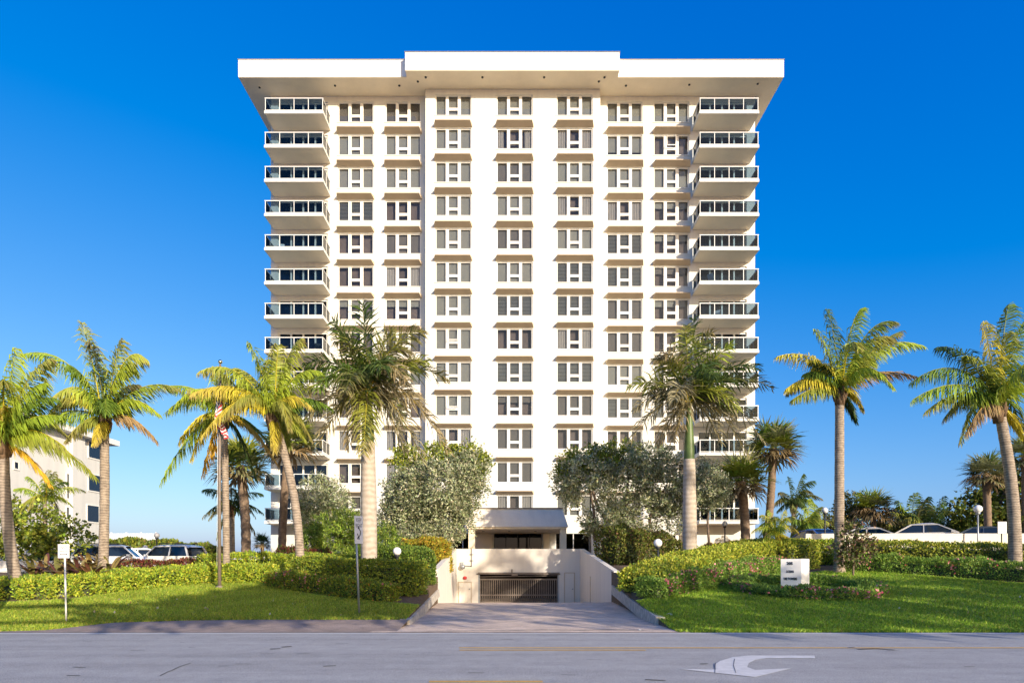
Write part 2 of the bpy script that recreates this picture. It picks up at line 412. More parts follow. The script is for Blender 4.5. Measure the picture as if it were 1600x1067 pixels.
# kerb stones along the driveway: each block a part
def kerb(name, pts, h, label, w=.16):
    k = empty(name, pts[0], label, 'kerb')
    for i in range(len(pts) - 1):
        a, b = Vector(pts[i]), Vector(pts[i + 1]); d = (b - a).normalized(); s_ = Vector((-d.y, d.x, 0)) * w
        a2, b2 = a + d * .02, b - d * .02; hz = h * random.uniform(.9, 1.1); t = .03
        o = MB().hexa([a2 - s_ - Vector((0, 0, .25)), b2 - s_ - Vector((0, 0, .25)), b2 + s_ - Vector((0, 0, .25)), a2 + s_ - Vector((0, 0, .25))],
                  [a2 - s_ * .85 + Vector((0, 0, hz)), b2 - s_ * .85 + Vector((0, 0, hz)), b2 + s_ * .85 + Vector((0, 0, hz + t)), a2 + s_ * .85 + Vector((0, 0, hz + t))]).build('kerb_stone', M['kerb'], k)
        o.location = -Vector(pts[0])
yk = np.linspace(18.55, 30.8, 13)
kerb('kerb', [(float(edgeL(y)) - .06, y, max(drive_z(y), gz(edgeL(y) - .3, y) * .42)) for y in yk], .09, 'weathered pale stone kerb beside the clipped hedge left of the driveway')
kerb('kerb', [(float(edgeR(y)) + .06, y, max(drive_z(y), gz(edgeR(y) + .3, y) * .45)) for y in yk], .13, 'cracked grey stone kerb between the driveway and the shaded right lawn')

# ------------------------------------------------------------------ the apartment tower
YW, YB, YF, YFC = 54.0, 53.2, 51.9, 51.2       # wing wall, bay wall, fascia of wings, fascia of centre
FLOOR0, STEP, NR = 38.6, 2.77, 13
WC0 = 39.97
tower = empty('apartment_tower', (0, YW, 2.4), 'tall white thirteen storey apartment block with corner balconies and broad flat roof', 'building')
TB = Vector((0, YW, 2.4))
def tpart(mb, name, m, parent=None):
    o = mb.build(name, m, parent or tower); o.location = -TB if parent is None else (0, 0, 0); return o
def facade(x0, x1, z0, z1, Y, holes, depth, name='wall'):
    mb = MB(); xs = sorted({x0, x1, *[h[0] for h in holes], *[h[1] for h in holes]}); zs = sorted({z0, z1, *[h[2] for h in holes], *[h[3] for h in holes]})
    for i in range(len(xs) - 1):
        cx = (xs[i] + xs[i + 1]) / 2; run = None
        for j in range(len(zs) - 1):
            cz = (zs[j] + zs[j + 1]) / 2
            if not any(h[0] < cx < h[1] and h[2] < cz < h[3] for h in holes):
                if run is None: run = zs[j]
                end = zs[j + 1]
                last = j == len(zs) - 2
            else: last = True; end = zs[j]
            if run is not None and (last):
                mb.quad((xs[i], Y, run), (xs[i + 1], Y, run), (xs[i + 1], Y, end), (xs[i], Y, end)); run = None
    for a, b, c, d in holes:
        e = Y + depth
        mb.quad((a, Y, c), (a, e, c), (b, e, c), (b, Y, c)); mb.quad((a, Y, d), (b, Y, d), (b, e, d), (a, e, d))
        mb.quad((a, Y, c), (a, Y, d), (a, e, d), (a, e, c)); mb.quad((b, Y, c), (b, e, c), (b, e, d), (b, Y, d))
    return mb
WW, WH = 3.0, 1.72
BAYX = [-4.89, .21, 5.20]; LX = [-13.2, -9.2]; RX = [9.5, 13.45]
def wz(i): return WC0 - STEP * i
GZ = 3.5
def win_rows(i0=0): return [wz(i) for i in range(13)]
wh = lambda x, z, hh=WH: (x - WW / 2, x + WW / 2, z - hh / 2, z + hh / 2)
DL = (-19.75, -15.55); DR = (15.75, 19.80)
dz_ = lambda i: (FLOOR0 - STEP * i + .02, FLOOR0 - STEP * i + 2.2)
hl = [wh(x, z) for x in LX for z in win_rows()] + [(DL[0], DL[1], *dz_(i)) for i in range(13)]
hr = [wh(x, z) for x in RX for z in win_rows() + [GZ]] + [(DR[0], DR[1], *dz_(i)) for i in range(13)]
LOBBY = (-1.5, 2.45, 2.45, 4.42)
hb = [wh(x, z) for x in BAYX for z in win_rows()] + [LOBBY, (-5.6, -2.6, 2.6, 4.4), (3.6, 6.6, 2.6, 4.4)]
tpart(facade(-20.35, -7.2, 1.5, 41.3, YW, hl, .5), 'wall', M['wall'])
tpart(facade(7.34, 20.5, 1.5, 41.3, YW, hr, .5), 'wall', M['wall'])
mb = facade(-7.2, 7.34, 1.5, 41.3, YB, hb, .5)
mb.quad((-7.2, YB, 1.5), (-7.2, YB, 41.3), (-7.2, YW, 41.3), (-7.2, YW, 1.5)); mb.quad((7.34, YB, 1.5), (7.34, YW, 1.5), (7.34, YW, 41.3), (7.34, YB, 41.3))
tpart(mb, 'projecting_bay', M['wall'])
mb = MB(); mb.box(-20.1, -7.3, YW + .5, 74, 1.5, 41.2); mb.box(7.44, 20.25, YW + .5, 74, 1.5, 41.2); mb.box(-7.18, 7.32, YB + .5, 73.9, 1.5, 41.19)
tpart(mb, 'interior', M['room'])
mb = MB(); mb.box(-20.35, -20.12, YW + .003, 74.2, 1.5, 41.3); mb.box(20.27, 20.5, YW + .003, 74.2, 1.5, 41.3); mb.box(-20.1, 20.25, 74, 74.2, 1.5, 41.29)
tpart(mb, 'side_wall', M['wall'])
# floor bands: faint joints where the storeys meet are thin proud strips
mb = MB()
mb.box(-22.2, 22.05, YF, 76, 41.34, 42.72); tpart(mb, 'roof', [M['roof_white']])
mb = MB(); mb.box(-8.55, 8.6, YFC, 60, 41.335, 42.76); tpart(mb, 'roof', M['roof_white'])
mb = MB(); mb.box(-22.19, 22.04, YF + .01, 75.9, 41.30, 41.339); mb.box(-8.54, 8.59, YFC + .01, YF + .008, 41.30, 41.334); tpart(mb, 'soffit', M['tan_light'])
mb = MB(); mb.box(-22.25, 22.1, YF - .05, 76.05, 42.72, 42.75); mb.box(-8.6, 8.65, YFC - .05, 60, 42.76, 42.80); tpart(mb, 'roof_edge', M['roof_grey'])
for x, y in [(-20.9, 53), (-14.6, 52.8), (-9.3, 52.8), (-7.7, 52.35), (-7, 51.9), (-2.4, 51.9), (2.6, 51.9), (7.5, 51.9), (7.1, 52.35), (9.4, 52.8), (14.6, 52.7), (20.2, 52.6), (-20.2, 56), (20.6, 55.6)]:
    tpart(MB().lathe((x, y, 41.25), [(.001, 0), (.09, 0), (.09, .05)], 10), 'downlight', M['metal_dark'])

# window meshes, shared
def window_frame(h=WH, lower=True):
    mb = MB(); w2, h2 = WW / 2, h / 2; y0, y1 = .10, .20
    mb.box(-w2, -w2 + .09, y0, y1, -h2, h2); mb.box(w2 - .09, w2, y0, y1, -h2, h2)
    mb.box(-w2 + .09, w2 - .09, y0, y1, h2 - .07, h2); mb.box(-w2 + .09, w2 - .09, y0, y1, -h2, -h2 + .06)
    for x in (-.5, .5): mb.box(x - .125, x + .125, y0 - .03, y1 + .02, -h2 + .06, h2 - .07)
    mb.box(-.375, .375, y0 - .015, y1, -h2 + .48, -h2 + .69)
    mb.box(-w2 - .06, w2 + .06, -.05, .10, -h2 - .05, -h2 + .002)
    return mb.mesh('window', M['frame'])
def pane_mesh(w, h): return MB().box(-w / 2, w / 2, 0, .012, -h / 2, h / 2).mesh('pane', M['pane'])
WFR = window_frame()
P_SIDE = pane_mesh(.785, WH - .13); P_TOP = pane_mesh(.75, WH - .69 - .07); P_VENT = pane_mesh(.75, .42)
P_DOOR = MB().box(-.4, .4, 0, .012, 0, 2.05).mesh('door_pane', M['door_glass'])
def blind_mesh(kind):
    mb = MB(); w, h2 = WW / 2 - .03, WH / 2 - .02
    if kind == 'full': mb.box(-w, w, 0, .01, -h2, h2)
    elif kind == 'half': mb.box(-w, w, 0, .01, h2 - .55, h2)
    elif kind == 'low': mb.box(-w, w, 0, .01, -h2 + .35, h2)
    elif kind == 'slats':
        k = -h2 + .03
        while k < h2 - .05:
            for a, b in ((-1.42, -.62), (-.38, .38), (.62, 1.42)): mb.hexa([(a, -.05, k), (b, -.05, k), (b, .03, k + .075), (a, .03, k + .075)], [(a, -.05, k + .012), (b, -.05, k + .012), (b, .03, k + .087), (a, .03, k + .087)])
            k += .115
    else:
        spans = [(-w, -.35), (.35, w)] if kind == 'curtains' else [(-w, -.9), (.85, w)]
        for a, b in spans:
            n = int((b - a) / .035)
            for i in range(n):
                xa, xb = a + (b - a) * i / n, a + (b - a) * (i + 1) / n
                ya, yb = .03 * math.sin(xa * 45), .03 * math.sin(xb * 45)
                mb.quad((xa, ya, -h2), (xb, yb, -h2), (xb, yb, h2), (xa, ya, h2))
    return mb
BL = {}
for k, m in [('full', 'blind'), ('fulld', 'blind_dark'), ('half', 'blind'), ('halfd', 'blind_dark'), ('low', 'blind'), ('slats', 'shutter'), ('curtains', 'curtain'), ('narrow', 'curtain')]:
    BL[k] = blind_mesh({'fulld': 'full', 'halfd': 'half'}.get(k, k)).mesh('blind', M[m])
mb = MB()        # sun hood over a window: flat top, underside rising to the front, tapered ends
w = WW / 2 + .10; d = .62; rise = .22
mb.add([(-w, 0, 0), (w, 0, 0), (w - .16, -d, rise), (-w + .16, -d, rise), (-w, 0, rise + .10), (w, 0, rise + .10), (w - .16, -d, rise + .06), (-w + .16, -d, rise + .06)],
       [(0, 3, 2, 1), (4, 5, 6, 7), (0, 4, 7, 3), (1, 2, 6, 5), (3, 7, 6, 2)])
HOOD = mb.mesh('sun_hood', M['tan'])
def window(x, z, Y, style, hood=True, blind_y=.27):
    o = link('window', WFR, tower, Vector((x, Y, z)) - TB)
    for sx in (-1, 1): link('pane', P_SIDE, o, (sx * 1.02, .15, -.005))
    link('pane', P_TOP, o, (0, .15, (WH / 2 - .07 + (-WH / 2 + .69)) / 2)); link('vent_pane', P_VENT, o, (0, .15, -WH / 2 + .27))
    if style: link('blind', BL[style], o, (0, blind_y, 0))
    if hood: link('sun_hood', HOOD, o, (0, -.003, WH / 2 + .03))
    return o
STY = {0: ['fulld', 'fulld', 'full', 'full', 'full', 'full', 'full'],        # columns left to right; rows from the top
       1: ['full', 'full', 'full', 'narrow', 'curtains', 'low', None], 2: ['full', 'full', 'full', 'fulld', 'full', 'full', 'full'],
       3: ['slats', None, 'full', 'full', 'curtains', 'curtains', 'half'], 4: [None, 'fulld', 'full', 'fulld', 'full', 'slats', 'half'],
       5: [None, 'curtains', 'full', 'full', 'slats', 'slats', 'halfd'], 6: ['half', 'half', 'full', 'slats', 'slats', 'fulld', 'half'],
       7: [None, 'fulld', 'full', None, 'curtains', 'fulld', None], 8: [None, 'full', 'full', 'slats', 'slats', 'full', 'full'],
       9: [None, None, 'full', 'halfd', 'fulld', 'slats', 'slats'], 10: ['narrow', 'narrow', 'curtains', 'fulld', None, None, None],
       11: [None, 'curtains', None, 'fulld', None, 'full', None], 12: ['fulld', 'fulld', 'fulld', 'curtains', 'full', 'fulld', 'full']}
COLS = [(LX[0], YW), (LX[1], YW), (BAYX[0], YB), (BAYX[1], YB), (BAYX[2], YB), (RX[0], YW), (RX[1], YW)]
for i in range(13):
    for c, (x, Y) in enumerate(COLS): window(x, wz(i), Y, STY[i][c], hood=i > 0)
for x in RX: window(x, GZ, YW, 'fulld', False)
# two windows with the centre light tilted open
for (x, i) in ((BAYX[0], 7), (BAYX[0], 9), (RX[1], 1)):
    mb = MB(); z0 = -.16; h_ = .92
    for a in (-.39, .36): mb.hexa([(a, .06 - .02, h_), (a + .03, .04, h_), (a + .03, .08, h_), (a, .08, h_)], [(a, -.26, z0), (a + .03, -.26, z0), (a + .03, -.22, z0), (a, -.22, z0)])
    mb.hexa([(-.39, -.26, z0 - .03), (.39, -.26, z0 - .03), (.39, -.22, z0 - .03), (-.39, -.22, z0 - .03)], [(-.39, -.26, z0 + .03), (.39, -.26, z0 + .03), (.39, -.22, z0 + .03), (-.39, -.22, z0 + .03)])
    o = mb.build('open_sash', M['frame'], tower); o.location = Vector((x, YB if x < 8 else YW, wz(i))) - TB
# sliding doors behind the balconies
mb = MB(); wd = DL[1] - DL[0]
for k in range(5): mb.box(-wd / 2 + k * (wd - .12) / 4, -wd / 2 + .12 + k * (wd - .12) / 4, .1, .2, 0, 2.18)
mb.box(-wd / 2, wd / 2, .11, .19, 2.05, 2.18)
DFR = mb.mesh('sliding_door', M['frame'])
DCUR = MB()
for i in range(40): DCUR.quad((-.30 + .015 * i, .03 * math.sin(i), .05), (-.30 + .015 * (i + 1), .03 * math.sin(i + 1), .05), (-.30 + .015 * (i + 1), .03 * math.sin(i + 1), 2.05), (-.30 + .015 * i, .03 * math.sin(i), 2.05))
DCUR = DCUR.mesh('door_curtain', M['blind'])
def doors(xc, i):
    o = link('sliding_door', DFR, tower, Vector((xc, YW, FLOOR0 - STEP * i + .02)) - TB)
    for k in range(4):
        x = -wd / 2 + .06 + (k + .5) * (wd - .12) / 4
        link('door_pane', P_DOOR, o, (x, .15, .01)); 
        if random.random() < .7: link('door_curtain', DCUR, o, (x + random.choice((-.25, .2)), .3, 0))
# balconies
BX = {'L': (-20.1, -15.3), 'R': (15.2, 20.05)}
def balcony_meshes(side):
    x0, x1 = BX[side]; w = x1 - x0
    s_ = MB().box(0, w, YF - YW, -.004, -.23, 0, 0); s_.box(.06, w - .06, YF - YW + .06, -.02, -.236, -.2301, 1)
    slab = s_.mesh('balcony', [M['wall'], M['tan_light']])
    return slab, w
SLAB = {k: balcony_meshes(k) for k in BX}
DEP = YW - YF
n_f = 4; gw = (4.8 - .16) / n_f
GP = MB().box(-gw / 2 + .03, gw / 2 - .03, -.006, .006, .10, .98).mesh('glass_panel', M['bal_glass'])
gs = (DEP - .15) / 2
GPS = MB().box(-.006, .006, -gs / 2 + .03, gs / 2 - .03, .10, .98).mesh('glass_panel', M['bal_glass'])
POST = MB().box(-.022, .022, -.022, .022, 0, 1.0).mesh('post', M['metal_white'])
def rail_mesh(w):
    mb = MB(); mb.box(.02, w - .02, YF - YW + .03, YF - YW + .12, 1.0, 1.055); mb.box(.03, .11, YF - YW + .12, -.01, 1.002, 1.05); mb.box(w - .11, w - .03, YF - YW + .12, -.01, 1.002, 1.05)
    mb.box(.06, w - .06, YF - YW + .06, YF - YW + .09, .06, .10); mb.box(.06, .09, YF - YW + .09, -.01, .06, .10); mb.box(w - .09, w - .06, YF - YW + .09, -.01, .06, .10)
    return mb.mesh('handrail', M['metal_white'])
RAIL = {k: rail_mesh(SLAB[k][1]) for k in BX}
def balcony(side, i):
    me, w = SLAB[side]; x0 = BX[side][0]
    o = link('balcony', me, tower, Vector((x0, YW, FLOOR0 - STEP * i)) - TB)
    link('handrail', RAIL[side], o)
    yf = YF - YW + .075
    for k in range(n_f + 1): link('post', POST, o, (.075 + k * (w - .15) / n_f, yf, 0))
    for k in range(n_f): link('glass_panel', GP, o, (.075 + (k + .5) * (w - .15) / n_f, yf, 0))
    for x in (.075, w - .075):
        for k in range(2):
            link('glass_panel', GPS, o, (x, -.04 - (k + .5) * gs, 0)); 
        link('post', POST, o, (x, -.06 - gs, 0))
    return o
for i in range(13):
    balcony('L', i); balcony('R', i); doors((DL[0] + DL[1]) / 2, i); doors((DR[0] + DR[1]) / 2 - .02, i)

# chairs on a few balconies: things of their own
def chair(loc, rz, label, m='metal_white'):
    t = empty('patio_chair', loc, label, 'chair', 'patio chairs on the balconies', rz)
    MB().box(-.26, .26, -.26, .26, .38, .43).build('seat', M[m], t)
    MB().hexa([(-.26, .24, .43), (.26, .24, .43), (.26, .28, .43), (-.26, .28, .43)], [(-.26, .40, .92), (.26, .40, .92), (.26, .44, .92), (-.26, .44, .92)]).build('backrest', M[m], t)
    for sx in (-1, 1):
        for sy in (-1, 1): MB().box(sx * .24 - .02, sx * .24 + .02, sy * .23 - .02, sy * .23 + .02, 0, .38).build('leg', M[m], t)
chair((-19.0, 52.9, FLOOR0), .5, 'white patio chair on the topmost left balcony', 'metal_white')
chair((-17.9, 52.9, FLOOR0), -.4, 'dark patio chair on the topmost left balcony', 'metal_dark')
chair((18.9, 52.8, FLOOR0), .3, 'white patio chair on the topmost right balcony')
chair((16.6, 52.8, FLOOR0 - 5 * STEP), 2.2, 'white patio chair on the sixth right balcony from the top')
chair((18.9, 52.8, FLOOR0 - 5 * STEP), .3, 'dark patio chair on the sixth right balcony from the top', 'metal_dark')
chair((16.8, 52.8, FLOOR0 - 6 * STEP), -.6, 'white patio chair on the seventh right balcony from the top')
chair((16.6, 52.9, FLOOR0 - STEP), .4, 'white patio chair on the second right balcony from the top')
chair((-18.7, 52.8, FLOOR0 - 2 * STEP), -.3, 'dark patio chair on the third left balcony from the top', 'metal_dark')
chair((18.6, 52.8, FLOOR0 - 3 * STEP), .5, 'dark patio chair on the fourth right balcony from the top', 'metal_dark')
chair((-19.1, 52.8, FLOOR0 - 4 * STEP), .2, 'white patio chair on the fifth left balcony from the top')
chair((-15.9, 52.7, FLOOR0 - 7 * STEP), .6, 'dark patio chair on the eighth left balcony from the top', 'metal_dark')

# ------------------------------------------------------------------ entrance canopy and garage ramp
YC = 46.0
canopy = empty('entrance_canopy', (0, YC, 2.4), 'flat topped entrance canopy with sloping fascia over dark lobby doors', 'canopy')
def cpart(mb, name, m):
    o = mb.build(name, m, canopy); o.location = -Vector((0, YC, 2.4)); return o
xl, xr = atx(727, YC), atx(888, YC); zt, zb = 5.88, 4.52
tl, trr = atx(741, YC) , atx(880, YC)
mb = MB(); mb.hexa([(xl, YC, zb), (xr, YC, zb), (xr, YB - .01, zb), (xl, YB - .01, zb)], [(tl, YC + .7, zt), (trr, YC + .7, zt), (trr, YB - .01, zt), (tl, YB - .01, zt)])
cpart(mb, 'roof', M['canopy'])
mb = MB(); mb.box(tl - .05, trr + .05, YC + .62, YB - .02, zt, zt + .07); cpart(mb, 'roof_edge', M['metal_brown'])
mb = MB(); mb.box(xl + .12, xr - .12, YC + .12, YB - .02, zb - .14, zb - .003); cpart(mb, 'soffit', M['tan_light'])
for x0, x1 in ((atx(732, YC + .3), atx(742, YC + .3)), (atx(875, YC + .3), atx(885, YC + .3))):
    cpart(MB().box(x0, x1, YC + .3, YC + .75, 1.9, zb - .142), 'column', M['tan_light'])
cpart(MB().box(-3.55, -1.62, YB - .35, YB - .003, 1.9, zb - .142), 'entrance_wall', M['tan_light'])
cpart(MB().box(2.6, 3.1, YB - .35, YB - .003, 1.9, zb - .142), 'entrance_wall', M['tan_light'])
for k in range(4):
    a = LOBBY[0] + k * (LOBBY[1] - LOBBY[0]) / 4; b = a + (LOBBY[1] - LOBBY[0]) / 4
    cpart(MB().box(a + .03, b - .03, YB + .06, YB + .075, LOBBY[2], LOBBY[3] - .05), 'lobby_door', M['dark_glass'])
    cpart(MB().box(a - .03, a + .03, YB + .04, YB + .10, LOBBY[2], LOBBY[3]), 'door_frame', M['metal_dark'])
for x in (-2.2, -.2, 1.8):
    cpart(MB().lathe((x, 49, zb - .16), [(.001, 0), (.1, 0), (.1, .03)], 10), 'downlight', M['metal_dark'])
for x in (-5.6, 3.6):
    o = tpart(MB().box(x, x + 3, YB + .1, YB + .115, 2.6, 4.4), 'lobby_window', M['dark_glass'])
    for k in range(3): tpart(MB().box(x + k * 1.47, x + k * 1.47 + .07, YB + .06, YB + .099, 2.6, 4.4), 'window_bar', M['frame'])
tag(MB().box(-4.9, 6.2, 42.35, 53.1, 1.80, 2.02).build('upper_driveway', M['drive']), kind='structure')

ramp = empty('garage_entrance', (.5, 42, -.7), 'cream garage ramp walls with a barred gate at the foot of the driveway', 'garage entrance')
RO = Vector((.5, 42, -.7))
def rpart(mb, name, m, parent=None):
    o = mb.build(name, m, parent or ramp)
    if parent is None: o.location = -RO
    return o
YG = 42.0; hxl, hxr = -3.62, 4.45; ztop = 2.83
gx0, gx1 = atx(747, YG), atx(874, YG); gzt = EYE + (HOR - 896) * YG / F; gzb = -.74
holes = [(gx0, gx1, gzb - .2, gzt)]
mb = facade(hxl, hxr, -1.0, ztop, YG, holes, .4); mb.quad((hxl - .3, YG, ztop), (hxr + .3, YG, ztop), (hxr + .3, YG + .35, ztop), (hxl - .3, YG + .35, ztop))
mb.quad((hxl - .3, YG + .35, ztop), (hxr + .3, YG + .35, ztop), (hxr + .3, YG + .35, 1.5), (hxl - .3, YG + .35, 1.5))
rpart(mb, 'head_wall', M['cream'])
def side_wall(xb, xf, yf, zf, sgn, name):
    t = .28 * sgn; mb = MB()
    inner = [(xb, YG, -1.0), (xf, yf, -1.0), (xf, yf, zf), (xb, YG, ztop + .004)]
    outer = [(p[0] + t, p[1], p[2]) for p in inner]
    mb.add(inner + outer, [(0, 1, 2, 3) if sgn < 0 else (3, 2, 1, 0), (4, 7, 6, 5), (1, 5, 6, 2), (3, 2, 6, 7)])
    return rpart(mb, name, M['cream'])
side_wall(hxl, -3.58, 31.0, 1.55, -1, 'side_wall'); side_wall(hxr, 4.93, 31.0, 1.45, 1, 'side_wall')
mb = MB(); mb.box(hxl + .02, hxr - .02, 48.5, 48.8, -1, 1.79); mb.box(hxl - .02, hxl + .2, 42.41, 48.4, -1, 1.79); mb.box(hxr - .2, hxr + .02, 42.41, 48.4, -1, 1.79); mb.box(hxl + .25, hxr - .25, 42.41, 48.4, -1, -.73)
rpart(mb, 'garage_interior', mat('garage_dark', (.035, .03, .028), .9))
gate = rpart(MB().box(gx0 + .12, gx1 - .12, YG + .14, YG + .2, gzt - .42, gzt - .32).box(gx0 + .12, gx1 - .12, YG + .14, YG + .2, gzb + .50, gzb + .57).box(gx0 + .12, gx1 - .12, YG + .14, YG + .2, gzb + .03, gzb + .09), 'gate', M['metal_brown'])
nb = 37
for k in range(nb):
    x = gx0 + .16 + k * (gx1 - gx0 - .32) / (nb - 1)
    MB().box(x - .028, x + .028, YG + .201, YG + .24, gzb + .03, gzt - .34).build('bar', M['metal_brown'], gate)
for a, b in ((gx0 + .003, gx0 + .11), (gx1 - .11, gx1 - .003)): rpart(MB().box(a, b, YG + .02, YG + .12, -.75, gzt - .004), 'gate_track', M['metal_grey'])
mb = MB(); mb.bar((gx0 - .1, YG - .08, gzt - .02), (gx1 + .05, YG - .08, gzt - .02), .035); mb.bar((gx0 + .1, YG - .06, gzt - .2), (gx1 - .1, YG - .06, gzt - .12), .025); mb.box(gx0 + 2.2, gx0 + 2.6, YG - .2, YG - .02, gzt - .12, gzt + .02); mb.box(gx0 + 2.18, gx0 + 2.26, YG - .1, YG - .003, gzt, gzt + .3)
rpart(mb, 'gate_opener', M['metal_brown'])
rpart(MB().box(gx0 - .01, gx1 + .01, YG - .05, YG - .003, gzt + .02, gzt + .09), 'gate_lintel', M['metal_brown'])
for a, b, zt_ in ((716, 737, 908.5), (881.5, 898, 894)):
    x0, x1 = atx(a, YG), atx(b, YG); z1 = EYE + (HOR - zt_) * YG / F
    d = rpart(MB().box(x0 + .05, x1 - .05, YG - .03, YG - .003, -.72, z1 - .05), 'door', M['cream'])
    mb = MB(); mb.box(x0, x0 + .045, YG - .05, YG - .004, -.72, z1); mb.box(x1 - .045, x1, YG - .05, YG - .004, -.72, z1); mb.box(x0 + .045, x1 - .045, YG - .05, YG - .004, z1 - .045, z1)
    mb.build('door_frame', M['tan'], d)
    MB().sphere((x1 - .14, YG - .07, .2), .045, 8).build('handle', M['metal_grey'], d)
mb = MB(); cx = atx(736.5, YG); mb.bar((cx, YG - .03, ztop), (cx, YG - .03, 1.66), .025); mb.bar((cx, YG - .03, 1.68), (cx - .5, YG - .03, 1.72), .02)
for z in (2.45, 2.05): mb.box(cx - .12, cx + .12, YG - .05, YG - .004, z - .02, z + .02)
rpart(mb, 'conduit', M['metal_dark'])
c = at(722, 885, YG); mb = MB(); mb.box(c.x - .1, c.x + .1, YG - .12, YG - .003, c.z + .05, c.z + .3); mb.sphere((c.x + .06, YG - .22, c.z), .17, 12); rpart(mb, 'security_light', M['metal_grey'])
c = at(726.5, 902.5, YG); rpart(MB().lathe((c.x, YG - .02, c.z), [(.001, -.12), (.11, -.08), (.13, 0), (.11, .08), (.001, .12)], 10), 'alarm_bell', M['red'])
rpart(MB().box(atx(922, 37) - .02, atx(922, 37) + .02, 36.9, 36.96, -.5, EYE + (HOR - 900) * 37 / F), 'drain_pipe', M['tan'])

# ------------------------------------------------------------------ parking walls
def wall_run(name, pts, z0, z1, label, m='wall', t=.2):
    w = empty(name, (*pts[0], z0), label, 'wall'); mb = MB(); cap = MB()
    for (a, b) in zip(pts[:-1], pts[1:]):
        a = Vector((*a, 0)); b = Vector((*b, 0)); d = (b - a).normalized(); s_ = Vector((-d.y, d.x, 0)) * t / 2
        for mm, zz0, zz1, kk in ((mb, z0, z1 - .08, 1), (cap, z1 - .08, z1, 1.06)):
            q = [a - s_ * kk, b - s_ * kk, b + s_ * kk, a + s_ * kk]
            mm.hexa([p + Vector((0, 0, zz0)) for p in q], [p + Vector((0, 0, zz1)) for p in q])
    for mm, nm in ((mb, 'wall'), (cap, 'coping')):
        o = mm.build(nm, M[m], w); o.location = -Vector((*pts[0], z0))
    return w
wr = wall_run('parapet_wall', [(atx(1258, 36.7), 36.7), (atx(1372, 36.5), 36.5), (60, 36.3)], .8, 3.55, 'long cream parapet wall holding up the raised parking on the right', 'cream_wall')
o = MB().box(19.5, 60, 36.36, 36.39, 2.86, 2.885).build('joint', M['roof_grey'], wr); o.location = (-wr.location.x, -wr.location.y, -wr.location.z)
wall_run('parapet_wall', [(-60, 36.2), (atx(232, 36.5), 36.5)], .4, 2.0, 'low white parapet wall behind the spiky red plants on the left')
wall_run('parapet_wall', [(atx(232, 38.2), 38.2), (atx(520, 39.0), 39.0)], .4, 2.3, 'low white wall between the flagpole palms and the tower corner')
for x0, x1, z in ((21, 70, 2.76), (-70, -21, 1.37)):
    tag(MB().quad((x0, 36.8, z), (x1, 36.8, z), (x1, 58, z), (x0, 58, z)).build('parking_lot', M['park']), kind='structure')
# terrace by the ground floor on the right, laid in plank-like brick courses
ter = empty('brick_terrace', (12, 47, 2.2), 'reddish brick terrace step along the ground floor right of the entrance', 'terrace')
for r in range(6):
    for k in range(10):
        MB().box(9 + k * 1.0 + .01, 10 + k * 1.0 - .01, 43.5 + r * .9 + .01, 44.4 + r * .9 - .01, 2.0, 2.28 + r * .025).build('paver', M['brick'], ter).location = (-12, -47, -2.2)

# ------------------------------------------------------------------ white apartment house on the left
nb_ = empty('apartment_house', (-36, 50, 1), 'white four storey apartment house with overhanging flat roof beyond the left palms', 'building')
NO = Vector((-36, 50, 1)); XN = -36.0
def npart(mb, name, m, parent=None):
    o = mb.build(name, m, parent or nb_); o.location = -NO if parent is None else (0, 0, 0); return o
yend = 36.0 / .640
mb = MB(); mb.box(XN - 16, XN, 40, yend, .5, 12.4); npart(mb, 'wall', M['house'])
npart(MB().box(XN - 17, XN + .9, 39, yend + 1.0, 12.4, 12.85), 'roof', M['roof_white'])
npart(MB().box(XN + .003, XN + .35, 36 / .685 - .6, 36 / .685 + .9, .5, 12.39), 'pilaster', M['house'])
def side_window(px0, px1, py0, py1, name='window'):
    y0, y1 = 36 / ((800 - px0) / 1000), 36 / ((800 - px1) / 1000)
    ym = (y0 + y1) / 2; z0, z1 = EYE + (HOR - py1) * ym / F, EYE + (HOR - py0) * ym / F
    f = npart(MB().box(XN + .003, XN + .06, y0 - .1, y1 + .1, z0 - .1, z0).box(XN + .003, XN + .06, y0 - .1, y1 + .1, z1, z1 + .08).box(XN + .003, XN + .06, y0 - .1, y0, z0, z1).box(XN + .003, XN + .06, y1, y1 + .1, z0, z1), name, M['frame'])
    MB().box(XN + .004, XN + .03, y0 + .004, y1 - .004, z0 + .004, z1 - .004).build('pane', M['blue_glass'], f)
for a, b, c, d in ((138, 156, 692, 716), (138, 156, 742, 767), (136, 154, 790, 815), (106, 115.5, 693, 726), (104, 115.5, 741, 779), (103.5, 115, 793, 810), (22, 28, 722, 732)):
    side_window(a, b, c, d)

# ------------------------------------------------------------------ plants
def leaf_quads(P, D, S, L, Wd, C):
    """diamond leaves: base P, direction D, side S"""
    L = np.broadcast_to(np.asarray(L, float), (len(P),))[:, None]; Wd = np.broadcast_to(np.asarray(Wd, float), (len(P),))[:, None]
    nrm = np.cross(D, S)
    V = np.stack([P, P + D * L * .5 + S * Wd * .5 + nrm * L * .08, P + D * L, P + D * L * .5 - S * Wd * .5 + nrm * L * .08], 1).reshape(-1, 3)
    Q = np.arange(len(V)).reshape(-1, 4)
    return V, Q, np.repeat(C, 4, axis=0)

def join(parts):
    V, Q, C = [], [], []; n = 0
    for v, q, c in parts:
        V.append(v); Q.append(q + n); C.append(c); n += len(v)
    return np.concatenate(V), np.concatenate(Q), np.concatenate(C)

